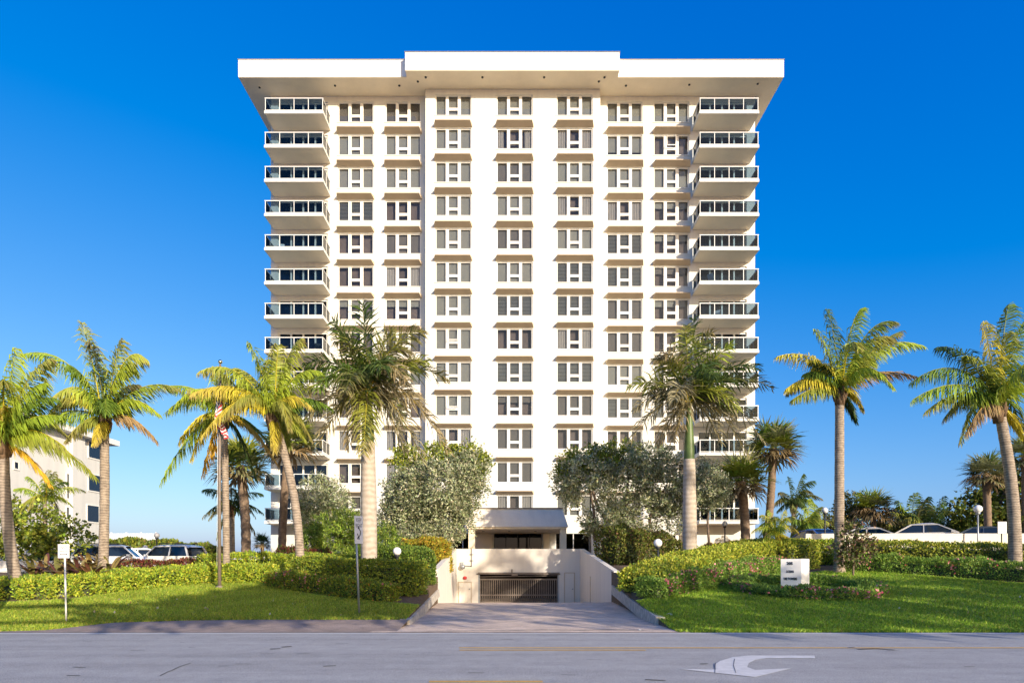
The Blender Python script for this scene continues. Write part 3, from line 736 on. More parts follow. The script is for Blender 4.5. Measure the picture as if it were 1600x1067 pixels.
def pick(cols, n, jit=.22):
    """random pigment per leaf from [(rgb, weight)]"""
    w = np.array([c[1] for c in cols], float); w /= w.sum()
    base = np.array([c[0] for c in cols])[RNG.choice(len(cols), n, p=w)]
    return np.clip(base * (1 + RNG.normal(0, jit, (n, 1))) * (1 + RNG.normal(0, .06, (n, 3))), .004, .95)

def scatter(P, N, L, Wd, cols, jit=.22, up=.3, spread=.8):
    n = len(P); D = norm(N * .6 + RNG.normal(0, spread, (n, 3)) + np.array([0, 0, up])); S = norm(np.cross(D, RNG.normal(0, .75, (n, 3)) + N * 1.3))
    s_ = RNG.uniform(.7, 1.25, n)
    return leaf_quads(P, D, S, L * s_, Wd * s_, pick(cols, n, jit))

YG_ = [((.38, .44, .04), 3), ((.26, .37, .035), 3), ((.48, .48, .05), 2), ((.15, .24, .03), 2)]     # yellow-green hedge
DG_ = [((.11, .19, .025), 3), ((.17, .25, .035), 3), ((.06, .11, .018), 2), ((.24, .29, .04), 1)]
MIX_ = [((.24, .31, .03), 3), ((.36, .39, .04), 2), ((.12, .19, .025), 3), ((.42, .19, .05), .5)]
FLG_ = [((.20, .33, .05), 3), ((.30, .44, .075), 3), ((.11, .20, .03), 2)]
PINK_ = [((.62, .16, .22), 3), ((.70, .30, .32), 2), ((.55, .10, .12), 1)]
RED_ = [((.17, .04, .035), 3), ((.11, .035, .03), 2), ((.26, .09, .04), 1), ((.14, .12, .03), 2)]

def hedge(name, label, path, width, height, cols, dens=420, L=.10, Wd=.055, closed=False, flowers=0, lump=.06, cat='hedge', gfn=None, hvar=None, group=None, fl_cols=PINK_, up=.3):
    """clipped hedge along a plan path; width may be one number; front/top/back shells of leaves over a solid dark core"""
    gfn = gfn or ground
    if not closed:
        for _ in range(2):
            q_ = [path[0]]
            for a_, b_ in zip(path[:-1], path[1:]): q_ += [(a_[0] * .75 + b_[0] * .25, a_[1] * .75 + b_[1] * .25), (a_[0] * .25 + b_[0] * .75, a_[1] * .25 + b_[1] * .75)]
            path = q_ + [path[-1]]
    P = np.array(path + ([path[0]] if closed else []), float); seg = np.linalg.norm(np.diff(P, axis=0), axis=1); cum = np.r_[0, np.cumsum(seg)]; T = cum[-1]
    def pos(s):
        x = np.interp(s, cum, P[:, 0]); y = np.interp(s, cum, P[:, 1])
        e = .05; dx = np.interp(np.minimum(s + e, T), cum, P[:, 0]) - np.interp(np.maximum(s - e, 0), cum, P[:, 0]); dy = np.interp(np.minimum(s + e, T), cum, P[:, 1]) - np.interp(np.maximum(s - e, 0), cum, P[:, 1])
        l = np.maximum(np.hypot(dx, dy), 1e-6); return x, y, dx / l, dy / l
    ph = RNG.uniform(0, 6, 6)
    def wob(s, u): return lump * (np.sin(s * 1.7 + ph[0] + u) + .7 * np.sin(s * 3.9 + ph[1] - u * 2) + .5 * np.sin(s * 7.3 + ph[2] + u * 3)) / 2
    def H(s):
        h = height * np.ones_like(s) if hvar is None else np.interp(s / T, np.linspace(0, 1, len(hvar)), hvar)
        return h
    per = 2 * height + width; dens = dens * 1.5; n = int(T * per * dens)
    s = RNG.uniform(0, T, n); u = RNG.uniform(0, per, n)
    x, y, tx, ty = pos(s); nx, ny = -ty, tx; hh = H(s); rr = .22 * min(width, height)
    a = np.where(u < height, -width / 2, np.where(u > height + width, width / 2, u - height - width / 2))
    z = np.where(u < height, u / height, np.where(u > height + width, (per - u) / height, 1.0)) * hh
    # round the shoulders, then wobble and give the shell some thickness
    out_a = np.where(np.abs(a) >= width / 2 - 1e-6, np.sign(a), 0.0); out_z = np.where(out_a == 0, 1.0, 0.0)
    edge = np.clip((z / hh - .75) / .25, 0, 1) * np.abs(out_a); a = a - out_a * edge ** 2 * rr * .8
    edge2 = np.clip((np.abs(a) - (width / 2 - rr)) / rr, 0, 1) * out_z; z = z - edge2 ** 2 * rr * .6
    off = wob(s, u) + RNG.normal(0, .035, n) - np.abs(RNG.normal(0, .04, n))
    a2 = a + out_a * off; z2 = z + out_z * off
    endc = np.minimum(s, T - s) if not closed else np.full(n, 9.0)
    X = x + nx * a2; Y = y + ny * a2; Z = gfn(X, Y) + np.maximum(z2, .02)
    N = np.stack([nx * (out_a + .0), ny * out_a, out_z + .25], 1)
    parts = [scatter(np.stack([X, Y, Z], 1), N, L, Wd, cols, up=up)]
    if not closed:
        for s0, sg in ((0.0, -1), (T, 1)):
            m = int(width * height * dens); aa = RNG.uniform(-width / 2, width / 2, m); sh = np.full(m, s0)
            x, y, tx, ty = pos(sh); o_ = RNG.normal(0, .05, m)
            h_ = H(sh); zz = RNG.uniform(0.02, 1, m) * h_
            XX = x - ty * aa + tx * sg * o_; YY = y + tx * aa + ty * sg * o_
            parts.append(scatter(np.stack([XX, YY, gfn(XX, YY) + zz], 1), np.stack([tx * sg, ty * sg, np.full(m, .2)], 1), L, Wd, cols, up=up))
    root = empty(name, (float(P[0, 0]), float(P[0, 1]), float(gfn(P[0, 0], P[0, 1]))), label, cat, group)
    neg = -root.location
    V, Q, C = join(parts)
    tag(link('foliage', np_mesh('foliage', V, Q, C, M['leaf']), root, neg), kind='stuff')
    # solid core, coloured dark to stand in for the shaded inside of the hedge
    k = max(3, int(T / .5)); ss = np.linspace(.05, T - .05, k) if not closed else np.linspace(0, T, k)
    x, y, tx, ty = pos(ss); hh = H(ss); V = []
    for da, fz in ((-1, -.1), (-1, .8), (-.7, .92), (.7, .92), (1, .8), (1, -.1)):
        aa = da * max(.06, width / 2 - .13 - lump * .9); X = x - ty * aa; Y = y + tx * aa; V.append(np.stack([X, Y, gfn(X, Y) + (hh - .10 - lump * .8) * fz], 1))
    V = np.stack(V, 1).reshape(-1, 3); w = 6; ii, jj = np.meshgrid(np.arange(k - 1), np.arange(5), indexing='ij'); q = (ii * w + jj).ravel()
    Qc = np.c_[q, q + 1, q + w + 1, q + w]
    if not closed: Qc = np.concatenate([Qc, [[0, 5, 4, 1], [1, 4, 3, 2]], np.array([[0, 1, 4, 5], [1, 2, 3, 4]]) + (k - 1) * w])
    link('dark_core', np_mesh('dark_core', V, Qc, np.tile([[.045, .055, .016]], (len(V), 1)), M['leaf_thick']), root, neg)
    if flowers:
        n = flowers; cl = RNG.uniform(0, T, max(3, n // 7)); s = np.clip(RNG.choice(cl, n) + RNG.normal(0, .09, n), 0, T)
        u = np.clip(RNG.normal(height * 1.0, height * .45, n), height * .3, per - .1)
        x, y, tx, ty = pos(s); a = np.where(u < height, -width / 2 - .05, u - height - width / 2); z = np.where(u < height, u, height + .05) + wob(s, u)
        X = x - ty * a; Y = y + tx * a
        V, Q, C = scatter(np.stack([X, Y, gfn(X, Y) + z], 1), np.tile([[0, -.6, .6]], (n, 1)), .085, .075, fl_cols)
        tag(link('flowers', np_mesh('flowers', V, Q, C, M['leaf']), root, neg), kind='stuff')
    return root

def crown_leaves(blobs, n, L, Wd, cols, clump=.55, per=34, shell=.55, zc=None, jit=.25, up=.25):
    """leaf clumps scattered through a union of ellipsoids (centre xyz, radii xyz)"""
    vol = np.array([b[1][0] * b[1][1] * b[1][2] for b in blobs]) ** .67; vol /= vol.sum(); parts = []
    nc = max(1, n // per)
    bi = RNG.choice(len(blobs), nc, p=vol)
    d = norm(RNG.normal(0, 1, (nc, 3))); r = RNG.uniform(shell ** 3, 1, nc) ** (1 / 3) * RNG.uniform(.88, 1.1, nc)
    c = np.array([blobs[i][0] for i in bi]) + d * r[:, None] * np.array([blobs[i][1] for i in bi])
    q = np.repeat(np.arange(nc), per)
    off = RNG.normal(0, 1, (len(q), 3)); off = norm(off) * (RNG.uniform(0, 1, (len(q), 1)) ** .5) * clump * RNG.uniform(.6, 1.2, nc)[q][:, None]
    P = c[q] + off; N = norm(off * .8 + d[q] * .6)
    tone = RNG.normal(1, .15, nc)[q][:, None]
    v, qd, cc = scatter(P, N, L, Wd, cols, jit, up)
    return v, qd, np.clip(cc * np.repeat(tone, 4, axis=0), .004, .95)

def limb(mb, pts, r0, r1, n=8):
    pts = [Vector(p) for p in pts]; out = []
    for i in range(len(pts) - 1):
        for k in range(4): out.append(pts[i].lerp(pts[i + 1], k / 4))
    out.append(pts[-1]); m = len(out)
    out = [p + Vector((random.gauss(0, .02), random.gauss(0, .02), 0)) if 0 < i < m - 1 else p for i, p in enumerate(out)]
    mb.tube(out, [r0 + (r1 - r0) * i / (m - 1) for i in range(m)], n)

def tree(name, label, base, blobs, n, L, Wd, cols, limbs, extra=None, cat='tree', group=None, clump=.55, shell=.55, per=34, up=.25, matn='leaf', bark='bark'):
    root = empty(name, base, label, cat, group); neg = -Vector(base)
    mb = MB()
    for pts, r0, r1 in limbs: limb(mb, pts, r0, r1)
    o = mb.build('trunk', M[bark], root); o.location = neg
    V, Q, C = crown_leaves(blobs, n, L, Wd, cols, clump, per, shell, up=up)
    tag(link('crown', np_mesh('crown', V, Q, C, M[matn]), root, neg), kind='stuff')
    if extra:
        for nm, b2, n2, l2, w2, c2 in extra:
            V, Q, C = crown_leaves(b2, n2, l2, w2, c2, clump, per, shell)
            tag(link(nm, np_mesh(nm, V, Q, C, M['leaf']), root, neg), kind='stuff')
    return root

# ---- palms
GREEN = (.14, .22, .026); YGREEN = (.34, .42, .04); YEL = (.58, .50, .05); DARK = (.055, .10, .02); DRY = (.36, .25, .12); OLIVE = (.26, .29, .04); GREY = (.27, .28, .13); BGREEN = (.27, .37, .035)
def frond_arrays(P0, Pc, P3, n, L, Wd, col, tip, droop, plume=0.0, wind=(.25, .05, 0), rr=.028, hang=0.0):
    P0, Pc, P3 = (np.array(p, float) for p in (P0, Pc, P3))
    s = np.linspace(.10, 1, n)[:, None]
    C = (1 - s) ** 2 * P0 + 2 * s * (1 - s) * Pc + s ** 2 * P3; T = norm(2 * (1 - s) * (Pc - P0) + 2 * s * (P3 - Pc) + 1e-6)
    up = np.array([0, 0, 1.0]); hor = P3 - P0; hor[2] = 0
    if np.linalg.norm(hor) < .15: hor = np.array([.3, .2, 0])
    sref = norm(np.cross(hor, up)[None])[0]
    S = norm(sref[None] - T * (T @ sref)[:, None]); B = np.cross(S, T); B = np.where(B[:, 2:3] < 0, -B, B)
    prof = np.clip(np.sin(np.pi * (.10 + .84 * s[:, 0])), 0, 1) ** .55 * (1 - .25 * s[:, 0])
    V, Q, CC = [], [], []; nb = 0; wind = np.array(wind)
    for side in (-1, 1):
        m = n; j = RNG.normal(0, 1, (m, 3)); ln = (L * prof * RNG.uniform(.8, 1.12, m))[:, None]
        lift = .10 + plume * RNG.uniform(-1.1, 1.3, m)[:, None]
        d1 = norm(S * side * (.85 - .28 * min(1, hang)) + T * (.40 + .5 * s) + B * lift + j * .09 - up * droop * (.35 + .40 * hang) + wind * .5)
        d2 = norm(d1 * (.8 - .3 * hang) + T * .18 - up * droop * RNG.uniform(.7, 1.4, (m, 1)) + wind + j * .08)
        p0 = C + RNG.normal(0, .006, (m, 3)); p1 = p0 + d1 * ln * .5; p2 = p1 + d2 * ln * .5
        wd = norm(T - d1 * np.sum(T * d1, 1, keepdims=True) + j * .45) * Wd
        v = np.stack([p0 - wd * .25, p0 + wd * .25, p1 + wd * .5, p1 - wd * .5, p2 + wd * .07, p2 - wd * .07], 1).reshape(-1, 3)
        i = np.arange(m) * 6 + nb
        Q.append(np.stack([i, i + 1, i + 2, i + 3], 1)); Q.append(np.stack([i + 3, i + 2, i + 4, i + 5], 1))
        base = np.array(col)[None] * (1 + RNG.normal(0, .16, (m, 1))); f = np.clip(s * 1.1 - .35 + RNG.normal(0, .15, (m, 1)), 0, 1)
        c0 = base * (1 - f * .35) + np.array(tip)[None] * f * .35; c1 = base * (1 - f) * (1.0 + .15 * hang) + np.array(tip)[None] * f
        CC.append(np.stack([c0, c0, c0 * .6 + c1 * .4, c0 * .6 + c1 * .4, c1, c1], 1).reshape(-1, 3)); V.append(v); nb += len(v)
    # midrib
    k = 10; t = np.linspace(0, 1, k)[:, None]; Cm = (1 - t) ** 2 * P0 + 2 * t * (1 - t) * Pc + t ** 2 * P3
    Tm = norm(2 * (1 - t) * (Pc - P0) + 2 * t * (P3 - Pc) + 1e-6); Sm = norm(sref[None] - Tm * (Tm @ sref)[:, None]); Bm = np.cross(Sm, Tm)
    r = rr * (1 - .8 * t); ring = np.stack([Cm + Sm * r, Cm + Bm * r, Cm - Sm * r, Cm - Bm * r], 1).reshape(-1, 3)
    for a in range(4):
        i = np.arange(k - 1) * 4 + nb; b = (a + 1) % 4; Q.append(np.stack([i + a, i + b, i + 4 + b, i + 4 + a], 1))
    V.append(ring); CC.append(np.tile([[min(.6, col[0] * 1.5 + .10), min(.5, col[1] * 1.25 + .06), .04]], (len(ring), 1)))
    return np.concatenate(V), np.concatenate(Q), np.clip(np.concatenate(CC), .004, .9)

def trunk_path(base, top, bend, n):
    base, top = Vector(base), Vector(top); out = []
    for i in range(n + 1):
        t = i / n; out.append(base.lerp(top, t) + Vector((bend * math.sin(math.pi * t), 0, 0)))
    return out

def palm(name, label, basepx, Yb, crownpx, Yc, fronds, r=(.24, .15), bend=0, kind='coconut', extra=7, L=.75, n=84, base_z=None, group='coconut palms', cols=(YGREEN, GREEN, OLIVE), flen=None, skel=True, wind=(.28, .06, 0), lw=.05, cat='palm tree', trunk_top=0.0):
    bx = atx(basepx, Yb); bz = gz(bx, Yb) if base_z is None else base_z
    base = Vector((bx, Yb, bz)); c = at(*crownpx, Yc)
    root = empty(name, base, label, cat, group)
    off = -base; top = c + Vector((0, 0, -trunk_top))
    nr = max(10, int((top.z - base.z) / .17)); path = trunk_path(base - Vector((0, 0, .15)), top, bend, nr); rad = []
    for i in range(nr + 1):
        t = i / nr; q = r[0] + (r[1] - r[0]) * t
        if kind == 'royal': q = r[0] * (1 - .12 * abs(t - .4) - .25 * max(0, t - .55)) 
        q += (.35 * r[0] * math.exp(-t * nr * .17 / .35)) if kind != 'royal' else .12 * r[0] * math.exp(-t * 14)
        rad.append(q * (1 + (random.uniform(-.004, .008) if kind == 'royal' else random.uniform(-.025, .03))))
    mt = {'coconut': 'coco_trunk', 'royal': 'royal_trunk', 'sabal': 'sabal_trunk'}[kind]
    o = MB().tube(path, rad, 14, smooth=True).build('trunk', M[mt], root); o.location = off
    if kind == 'royal':
        sh = [(r[1] * f, z) for f, z in ((1.02, -trunk_top - .05), (1.12, -trunk_top + .25), (1.0, -trunk_top + .9), (.72, -trunk_top * .4), (.5, -.1), (.25, .3))]
        o = MB().lathe(c, sh, 14).build('crownshaft', M['shaft'], root); o.location = off
    elif kind == 'coconut' and skel:
        mb = MB()
        for k in range(9):
            th = k * 2.4 + random.random(); a = c + Vector((math.cos(th) * r[1] * .9, math.sin(th) * r[1] * .9, -.55 + .04 * k)); b = a + Vector((math.cos(th) * .16, math.sin(th) * .16, .42))
            mb.tube([a, a.lerp(b, .5), b], [.10, .085, .03], 6)
        mb.tube([c + Vector((0, 0, -.75)), c + Vector((0, 0, -.3)), c + Vector((0, 0, .15))], [r[1] * 1.05, r[1] * 1.35, r[1] * .9], 10)
        o = mb.build('leaf_bases', M['fibre'], root); o.location = off
    k = 0; spec = []
    for fr in fronds:
        dx, dy, bulge = fr[0] - crownpx[0], fr[1] - crownpx[1], fr[2]
        col = fr[3] if len(fr) > 3 else cols[k % len(cols)]; dep = fr[4] if len(fr) > 4 else random.uniform(-.5, .5)
        tip = c + Vector((dx * Yc / F, dep, -dy * Yc / F)); spec.append((tip, bulge, col)); k += 1
    ref = flen or (np.mean([(s_[0] - c).length for s_ in spec]) if spec else 3.0)
    for e in range(extra):
        th = 2 * math.pi * (e + random.random() * .6) / max(1, extra); el = random.uniform(-.55, 1.0)
        h = ref * math.cos(el) * .95
        tip = c + Vector((math.cos(th) * h * .75, math.sin(th) * h, ref * math.sin(el) * .9)); spec.append((tip, .45 + .2 * random.random(), random.choice(cols)))
    for tip, bulge, col in spec:
        st = c + Vector((random.gauss(0, .06), random.gauss(0, .06), random.gauss(0, .06)))
        v = tip - st; ln = v.length
        pc = st + v * .55 + Vector((0, 0, 1)) * bulge * ln * (1.12 if kind == 'royal' else 1.3)
        hz = Vector((v.x, v.y, 0)); pc = pc - hz * .12
        droop = {'coconut': 1.0, 'royal': .5, 'sabal': .5}[kind] * random.uniform(.8, 1.25)
        tipc = DRY if random.random() < .45 else tuple(x * 1.15 for x in col)
        Vv, Qq, Cc = frond_arrays(st, pc, tip, n, 1.45 * L * min(1.1, .6 + .16 * ln), lw * (1.3 if kind == 'royal' else 1.08), col, tipc, droop, plume=.75 if kind == 'royal' else .12, wind=wind, hang=0.0 if kind == 'royal' else random.uniform(.55, 1.25), rr=.028 if kind == 'royal' else .036)
        link('frond', np_mesh('frond', Vv, Qq, Cc, M['leaf']), root, off)
    return root

def fan_arrays(P0, d, petiole, rad, n, Wd, col, tip, droop):
    """fan leaf: petiole and n narrow blades"""
    d = np.array(d, float); d /= np.linalg.norm(d); P0 = np.array(P0, float); up = np.array([0, 0, 1.0])
    S = np.cross(d, up); S = S / max(np.linalg.norm(S), 1e-6) if np.linalg.norm(S) > .1 else np.array([1.0, 0, 0]); N = np.cross(S, d)
    hub = P0 + d * petiole - up * petiole * droop * .15
    a = np.linspace(-1.9, 1.9, n) + RNG.normal(0, .04, n); ln = (rad * (1 - .10 * np.abs(a)) * RNG.uniform(.85, 1.1, n))[:, None]
    d1 = norm(np.cos(a)[:, None] * d + np.sin(a)[:, None] * S + (np.abs(np.sin(a)) * .35)[:, None] * N + RNG.normal(0, .05, (n, 3)))
    d2 = norm(d1 - up * droop * RNG.uniform(.5, 1.3, (n, 1)))
    wd = norm(np.cross(d1, N)) * Wd; p0 = np.repeat(hub[None], n, 0); p1 = p0 + d1 * ln * .55; p2 = p1 + d2 * ln * .45
    v = np.stack([p0 - wd * .2, p0 + wd * .2, p1 + wd * .5, p1 - wd * .5, p2 + wd * .05, p2 - wd * .05], 1).reshape(-1, 3); i = np.arange(n) * 6
    Q = [np.stack([i, i + 1, i + 2, i + 3], 1), np.stack([i + 3, i + 2, i + 4, i + 5], 1)]
    base = np.array(col)[None] * (1 + RNG.normal(0, .18, (n, 1))); t2 = np.array(tip)[None] * np.ones((n, 1))
    C = np.stack([base, base, base, base, t2, t2], 1).reshape(-1, 3); b = len(v); w = S * .02; w2 = N * .02
    pv = np.array([P0 - w, P0 + w2, P0 + w, hub - w, hub + w2, hub + w]); Q.append(np.array([[0, 1, 4, 3], [1, 2, 5, 4]]) + b)
    return np.concatenate([v, pv]), np.concatenate(Q), np.clip(np.concatenate([C, np.tile([[.2, .2, .05]], (6, 1))]), .004, .9)

def sabal(name, label, basepx, Yb, crownpx, Yc, R_, r=.17, n=34, cols=(GREY, OLIVE, GREEN), base_z=None, group='sabal palms', dead=.25, bend=0, n_bl=20):
    bx = atx(basepx, Yb); base = Vector((bx, Yb, gz(bx, Yb) if base_z is None else base_z)); c = at(*crownpx, Yc)
    root = empty(name, base, label, 'palm tree', group); off = -base
    nr = 26; path = trunk_path(base - Vector((0, 0, .2)), c, bend, nr)
    o = MB().tube(path, [r * (1 + (.06 if i % 2 else -.03)) * (1.25 if i < 2 else 1) for i in range(nr + 1)], 10).build('trunk', M['sabal_trunk'], root); o.location = off
    for k in range(n):
        t = (k + .5) / n; el = math.asin(max(-1, min(1, 1 - 1.62 * t))); th = k * 2.39996 + random.uniform(-.3, .3)
        d = (math.cos(th) * math.cos(el), math.sin(th) * math.cos(el), math.sin(el)); is_dead = t > 1 - dead
        col = random.choice([DRY, GREY, (.22, .17, .09)]) if is_dead else random.choice(cols)
        V_, Q_, C_ = fan_arrays(c, d, R_ * .45 * random.uniform(.7, 1.1), R_ * .62, n_bl, R_ * .052, col, DRY if is_dead else tuple(x * 1.25 for x in col), .9 if is_dead else .45)
        link('fan_leaf', np_mesh('fan_leaf', V_, Q_, C_, M['leaf']), root, off)
    return root
# ------------------------------------------------------------------ hedges and beds (left)
hedge('hedge', 'broad sunlit yellow-green hedge running from the left edge to the flagpole', [(-34, 24.2), (-19, 23.4), (-16.8, 24.4), (-15.8, 26.4), (-14.3, 28.6), (-12.6, 29.2), (-10.6, 29.0)], 2.3, .95, YG_, 430, L=.105, Wd=.06, lump=.09, hvar=[.98, .98, .95, .62, .58, .66, .68, .70])
hedge('hedge', 'second yellow-green hedge line behind the flagpole in front of the low white wall', [(-15.6, 32.3), (-12, 32.5), (-9.4, 31.5)], 1.3, .95, YG_, 260, L=.13, Wd=.07, lump=.12)
hedge('hedge', 'low mixed hedge with reddish tips curving round the lawn behind the leaning palm', [(-10.0, 26.8), (-8.2, 25.4), (-6.6, 24.2), (-5.2, 23.0), (-4.2, 22.35)], .8, .62, MIX_, 620, L=.085, Wd=.05, lump=.12, flowers=60, fl_cols=[((.55, .2, .12), 1), ((.5, .2, .25), 1)])
hedge('hedge', 'clipped box hedge with square end beside the left driveway kerb', [(-9.0, 27.2), (-6.6, 25.4), (-5.2, 24.7), (-3.45, 24.1)], 1.0, 1.22, MIX_[:3] + [((.30, .31, .04), 1)], 560, L=.09, Wd=.055, lump=.07)
hedge('hedge', 'dark clipped hedge against the left garage ramp wall behind the box hedge', [(-7.0, 31.4), (-5.6, 30.2), (-4.25, 29.0), (-4.05, 27.2)], 1.5, 1.45, DG_, 480, L=.09, Wd=.055, lump=.07)
hedge('hedge', 'low green hedge behind the big royal palm left of the driveway', [(-10.6, 31.0), (-8.2, 30.2), (-6.6, 30.0)], 1.2, 1.05, MIX_[:3], 400, L=.10, Wd=.06)
hedge('croton_bed', 'golden croton bushes beside the sloping top of the left ramp wall', [(-5.6, 35.2), (-4.6, 34.6), (-4.3, 38.0)], 1.3, 1.75, [((.42, .34, .03), 3), ((.50, .28, .04), 1), ((.22, .24, .03), 2)], 330, L=.15, Wd=.06, lump=.2, cat='shrub')
hedge('red_hedge', 'dark red leaved low hedge in front of the parked white cars on the left', [(-19.9, 32.6), (-17.2, 33.2), (-14.6, 33.8)], 1.0, .58, RED_, 320, L=.15, Wd=.06, lump=.14)
hedge('dune_hedge', 'large mounded green hedge on the rise behind the left car park', [(-46, 62), (-38, 62), (-33, 61), (-28.2, 60)], 6, 3.2, [((.17, .22, .028), 3), ((.25, .27, .035), 2), ((.22, .15, .06), .6), ((.10, .14, .025), 2)], 55, L=.34, Wd=.2, lump=.3, hvar=[2.2, 2.6, 2.5, 1.9], gfn=lambda x, y: np.full_like(np.asarray(x, float), 1.4))
# ---- right
hedge('hedge', 'yellow topped hedge curving from the right ramp kerb up behind the white sign block', [(4.9, 23.9), (6.6, 26.2), (8.8, 29.4), (11.0, 32.0), (13.0, 33.4), (15.6, 33.6)], 2.0, 1.15, [((.40, .43, .045), 4), ((.52, .52, .07), 2), ((.18, .27, .03), 2)], 380, L=.105, Wd=.06, lump=.08, hvar=[.8, 1.05, 1.1, 1.15, 1.35, 1.4])
hedge('flower_hedge', 'pink flowered low shrub border along the shaded lawn left of the sign block', [(4.85, 22.5), (6.4, 24.3), (8.6, 26.9), (10.6, 29.2), (12.6, 30.6)], 1.1, .68, FLG_, 560, L=.11, Wd=.035, lump=.16, flowers=420, cat='flower border', up=.5)
hedge('flower_hedge', 'ring of low pink flowering bushes round the white sign block', [(11.2 + 2.35 * math.cos(a), 24.5 + 2.15 * math.sin(a)) for a in np.linspace(0, 6.28, 26)[:-1]], .8, .31, FLG_, 700, L=.11, Wd=.035, closed=True, lump=.13, flowers=420, cat='flower border', up=.5)
hedge('hedge', 'long clipped hedge with bright top below the right parapet wall', [(17.8, 33.2), (20.0, 32.0), (23.0, 30.2), (27, 28.6), (36, 26)], 1.7, 1.35, [((.36, .39, .04), 3), ((.50, .48, .08), 2), ((.14, .20, .03), 3)], 330, L=.11, Wd=.065, lump=.07)
hedge('flower_hedge', 'pink flowered shrub border in front of the long clipped hedge on the right', [(16.6, 31.9), (18.6, 31.0), (21, 28.7), (23.2, 26.9), (27, 25.4), (36, 23.6)], 1.2, .74, FLG_, 400, L=.11, Wd=.04, lump=.16, flowers=320, cat='flower border', up=.5)
hedge('hedge', 'small box hedge beside the path lamp at the tower foot on the right', [(14.0, 40.5), (15.0, 40.2), (17.4, 39.6)], 1.3, .95, YG_, 300, L=.12, Wd=.07)
hedge('shrub_bed', 'loose dark shrubs on the bank beside the right ramp wall', [(5.6, 37.5), (7.0, 38.6), (8.6, 39.2), (10.0, 39.6)], 2.0, 1.7, [((.11, .14, .025), 3), ((.20, .21, .035), 2), ((.17, .10, .05), 1)], 220, L=.17, Wd=.08, lump=.35, cat='shrub', hvar=[2.0, 2.1, 1.8, 1.3])
hedge('shrub_bed', 'yellowish bush at the end of the parapet wall behind the sign block', [(15.6, 35.5), (17.0, 35.6), (18.2, 35.6)], 1.2, 1.25, YG_, 260, L=.14, Wd=.07, lump=.2, cat='shrub')
hedge('shrub_bed', 'reddish shrubs under the small feathery palm behind the sign', [(11.6, 38.0), (13.6, 38.2), (16.0, 38.0)], 1.1, 1.15, [((.22, .09, .04), 3), ((.16, .14, .03), 2), ((.10, .12, .03), 1)], 240, L=.16, Wd=.06, lump=.2, cat='shrub')
hedge('shrub_bed', 'red stemmed plants under the leaning palm in front of the green bush', [(-12.2, 33.6), (-10.8, 33.4), (-9.6, 33.2)], .9, 1.15, RED_ + [((.09, .12, .02), 3)], 260, L=.17, Wd=.06, lump=.2, cat='shrub')

# ------------------------------------------------------------------ broadleaf trees
SILV = [((.38, .40, .24), 4), ((.29, .33, .17), 3), ((.50, .50, .34), 2), ((.17, .21, .09), 2)]
TOPG = [((.26, .31, .035), 3), ((.38, .40, .04), 2), ((.12, .17, .025), 2)]
def bl(px, py, Y, rx, ry, d=None):
    c = at(px, py, Y); k = Y / F
    return (tuple(c), (rx * k, d if d else rx * k * .8, ry * k))
YT = 41.0
gx = atx(650, YT)
tree('silver_tree', 'dense silver-grey bushy tree left of the entrance canopy', (gx, YT, gz(gx, YT)),
     [bl(688, 765, YT, 74, 56), bl(640, 778, YT, 45, 50), bl(628, 815, YT, 44, 42), bl(690, 812, YT, 50, 45), bl(655, 845, YT - .5, 55, 26), bl(730, 740, YT, 34, 34)], 46000, .20, .085, SILV,
     [([(gx, YT, 1.2), (gx - .3, YT, 3.5), (gx - 1.2, YT, 5.5)], .16, .07), ([(gx, YT, 1.5), (gx + .8, YT - .2, 3.6), (gx + 1.6, YT, 6)], .14, .06)],
     extra=[('green_foliage', [bl(632, 718, YT + .8, 32, 22), bl(738, 722, YT + .6, 33, 28), bl(690, 716, YT + .9, 44, 22)], 7000, .19, .10, TOPG)], clump=.42, shell=.5)
YT2 = 40.5; gx = atx(1020, YT2); gb = gz(gx, YT2)
tree('silver_tree', 'spreading silver-grey tree with slanting bare trunks right of the entrance canopy', (gx, YT2, gb),
     [bl(918, 748, YT2, 52, 42), bl(985, 760, YT2 + .4, 55, 48), bl(1035, 748, YT2, 46, 50), bl(1038, 800, YT2, 34, 42), bl(955, 812, YT2, 50, 28), bl(985, 838, YT2 - .4, 45, 22), bl(890, 760, YT2, 26, 34), bl(1062, 790, YT2, 30, 40), bl(1000, 722, YT2, 50, 28)], 30000, .20, .085, [((.42, .44, .26), 4), ((.33, .36, .19), 3), ((.55, .54, .36), 2), ((.17, .21, .07), 2)],
     [([(atx(1036, YT2), YT2, gb - .1), (atx(1012, YT2), YT2, EYE + .55), (atx(965, YT2), YT2, EYE + 1.9), (atx(935, YT2), YT2, EYE + 3.6), (atx(925, YT2), YT2, EYE + 5)], .19, .08),
      ([(atx(1040, YT2), YT2 + .1, gb - .1), (atx(1020, YT2), YT2, EYE + 1.2), (atx(1014, YT2), YT2, EYE + 3), (atx(1040, YT2), YT2, EYE + 5)], .15, .06),
      ([(atx(1028, YT2), YT2 + .3, gb - .1), (atx(978, YT2), YT2, EYE + 2.6), (atx(982, YT2), YT2, EYE + 6)], .16, .07),
      ([(atx(930, YT2), YT2 + .2, EYE + 1.6), (atx(928, YT2), YT2, EYE + 3.6), (atx(918, YT2), YT2, EYE + 5.5)], .10, .06)],
     extra=[('green_foliage', [bl(925, 722, YT2 + .6, 48, 24), bl(970, 712, YT2 + .8, 40, 20), bl(890, 742, YT2 + .4, 24, 28)], 7500, .19, .10, TOPG)], clump=.40, shell=.35)
gx = atx(1110, 39)
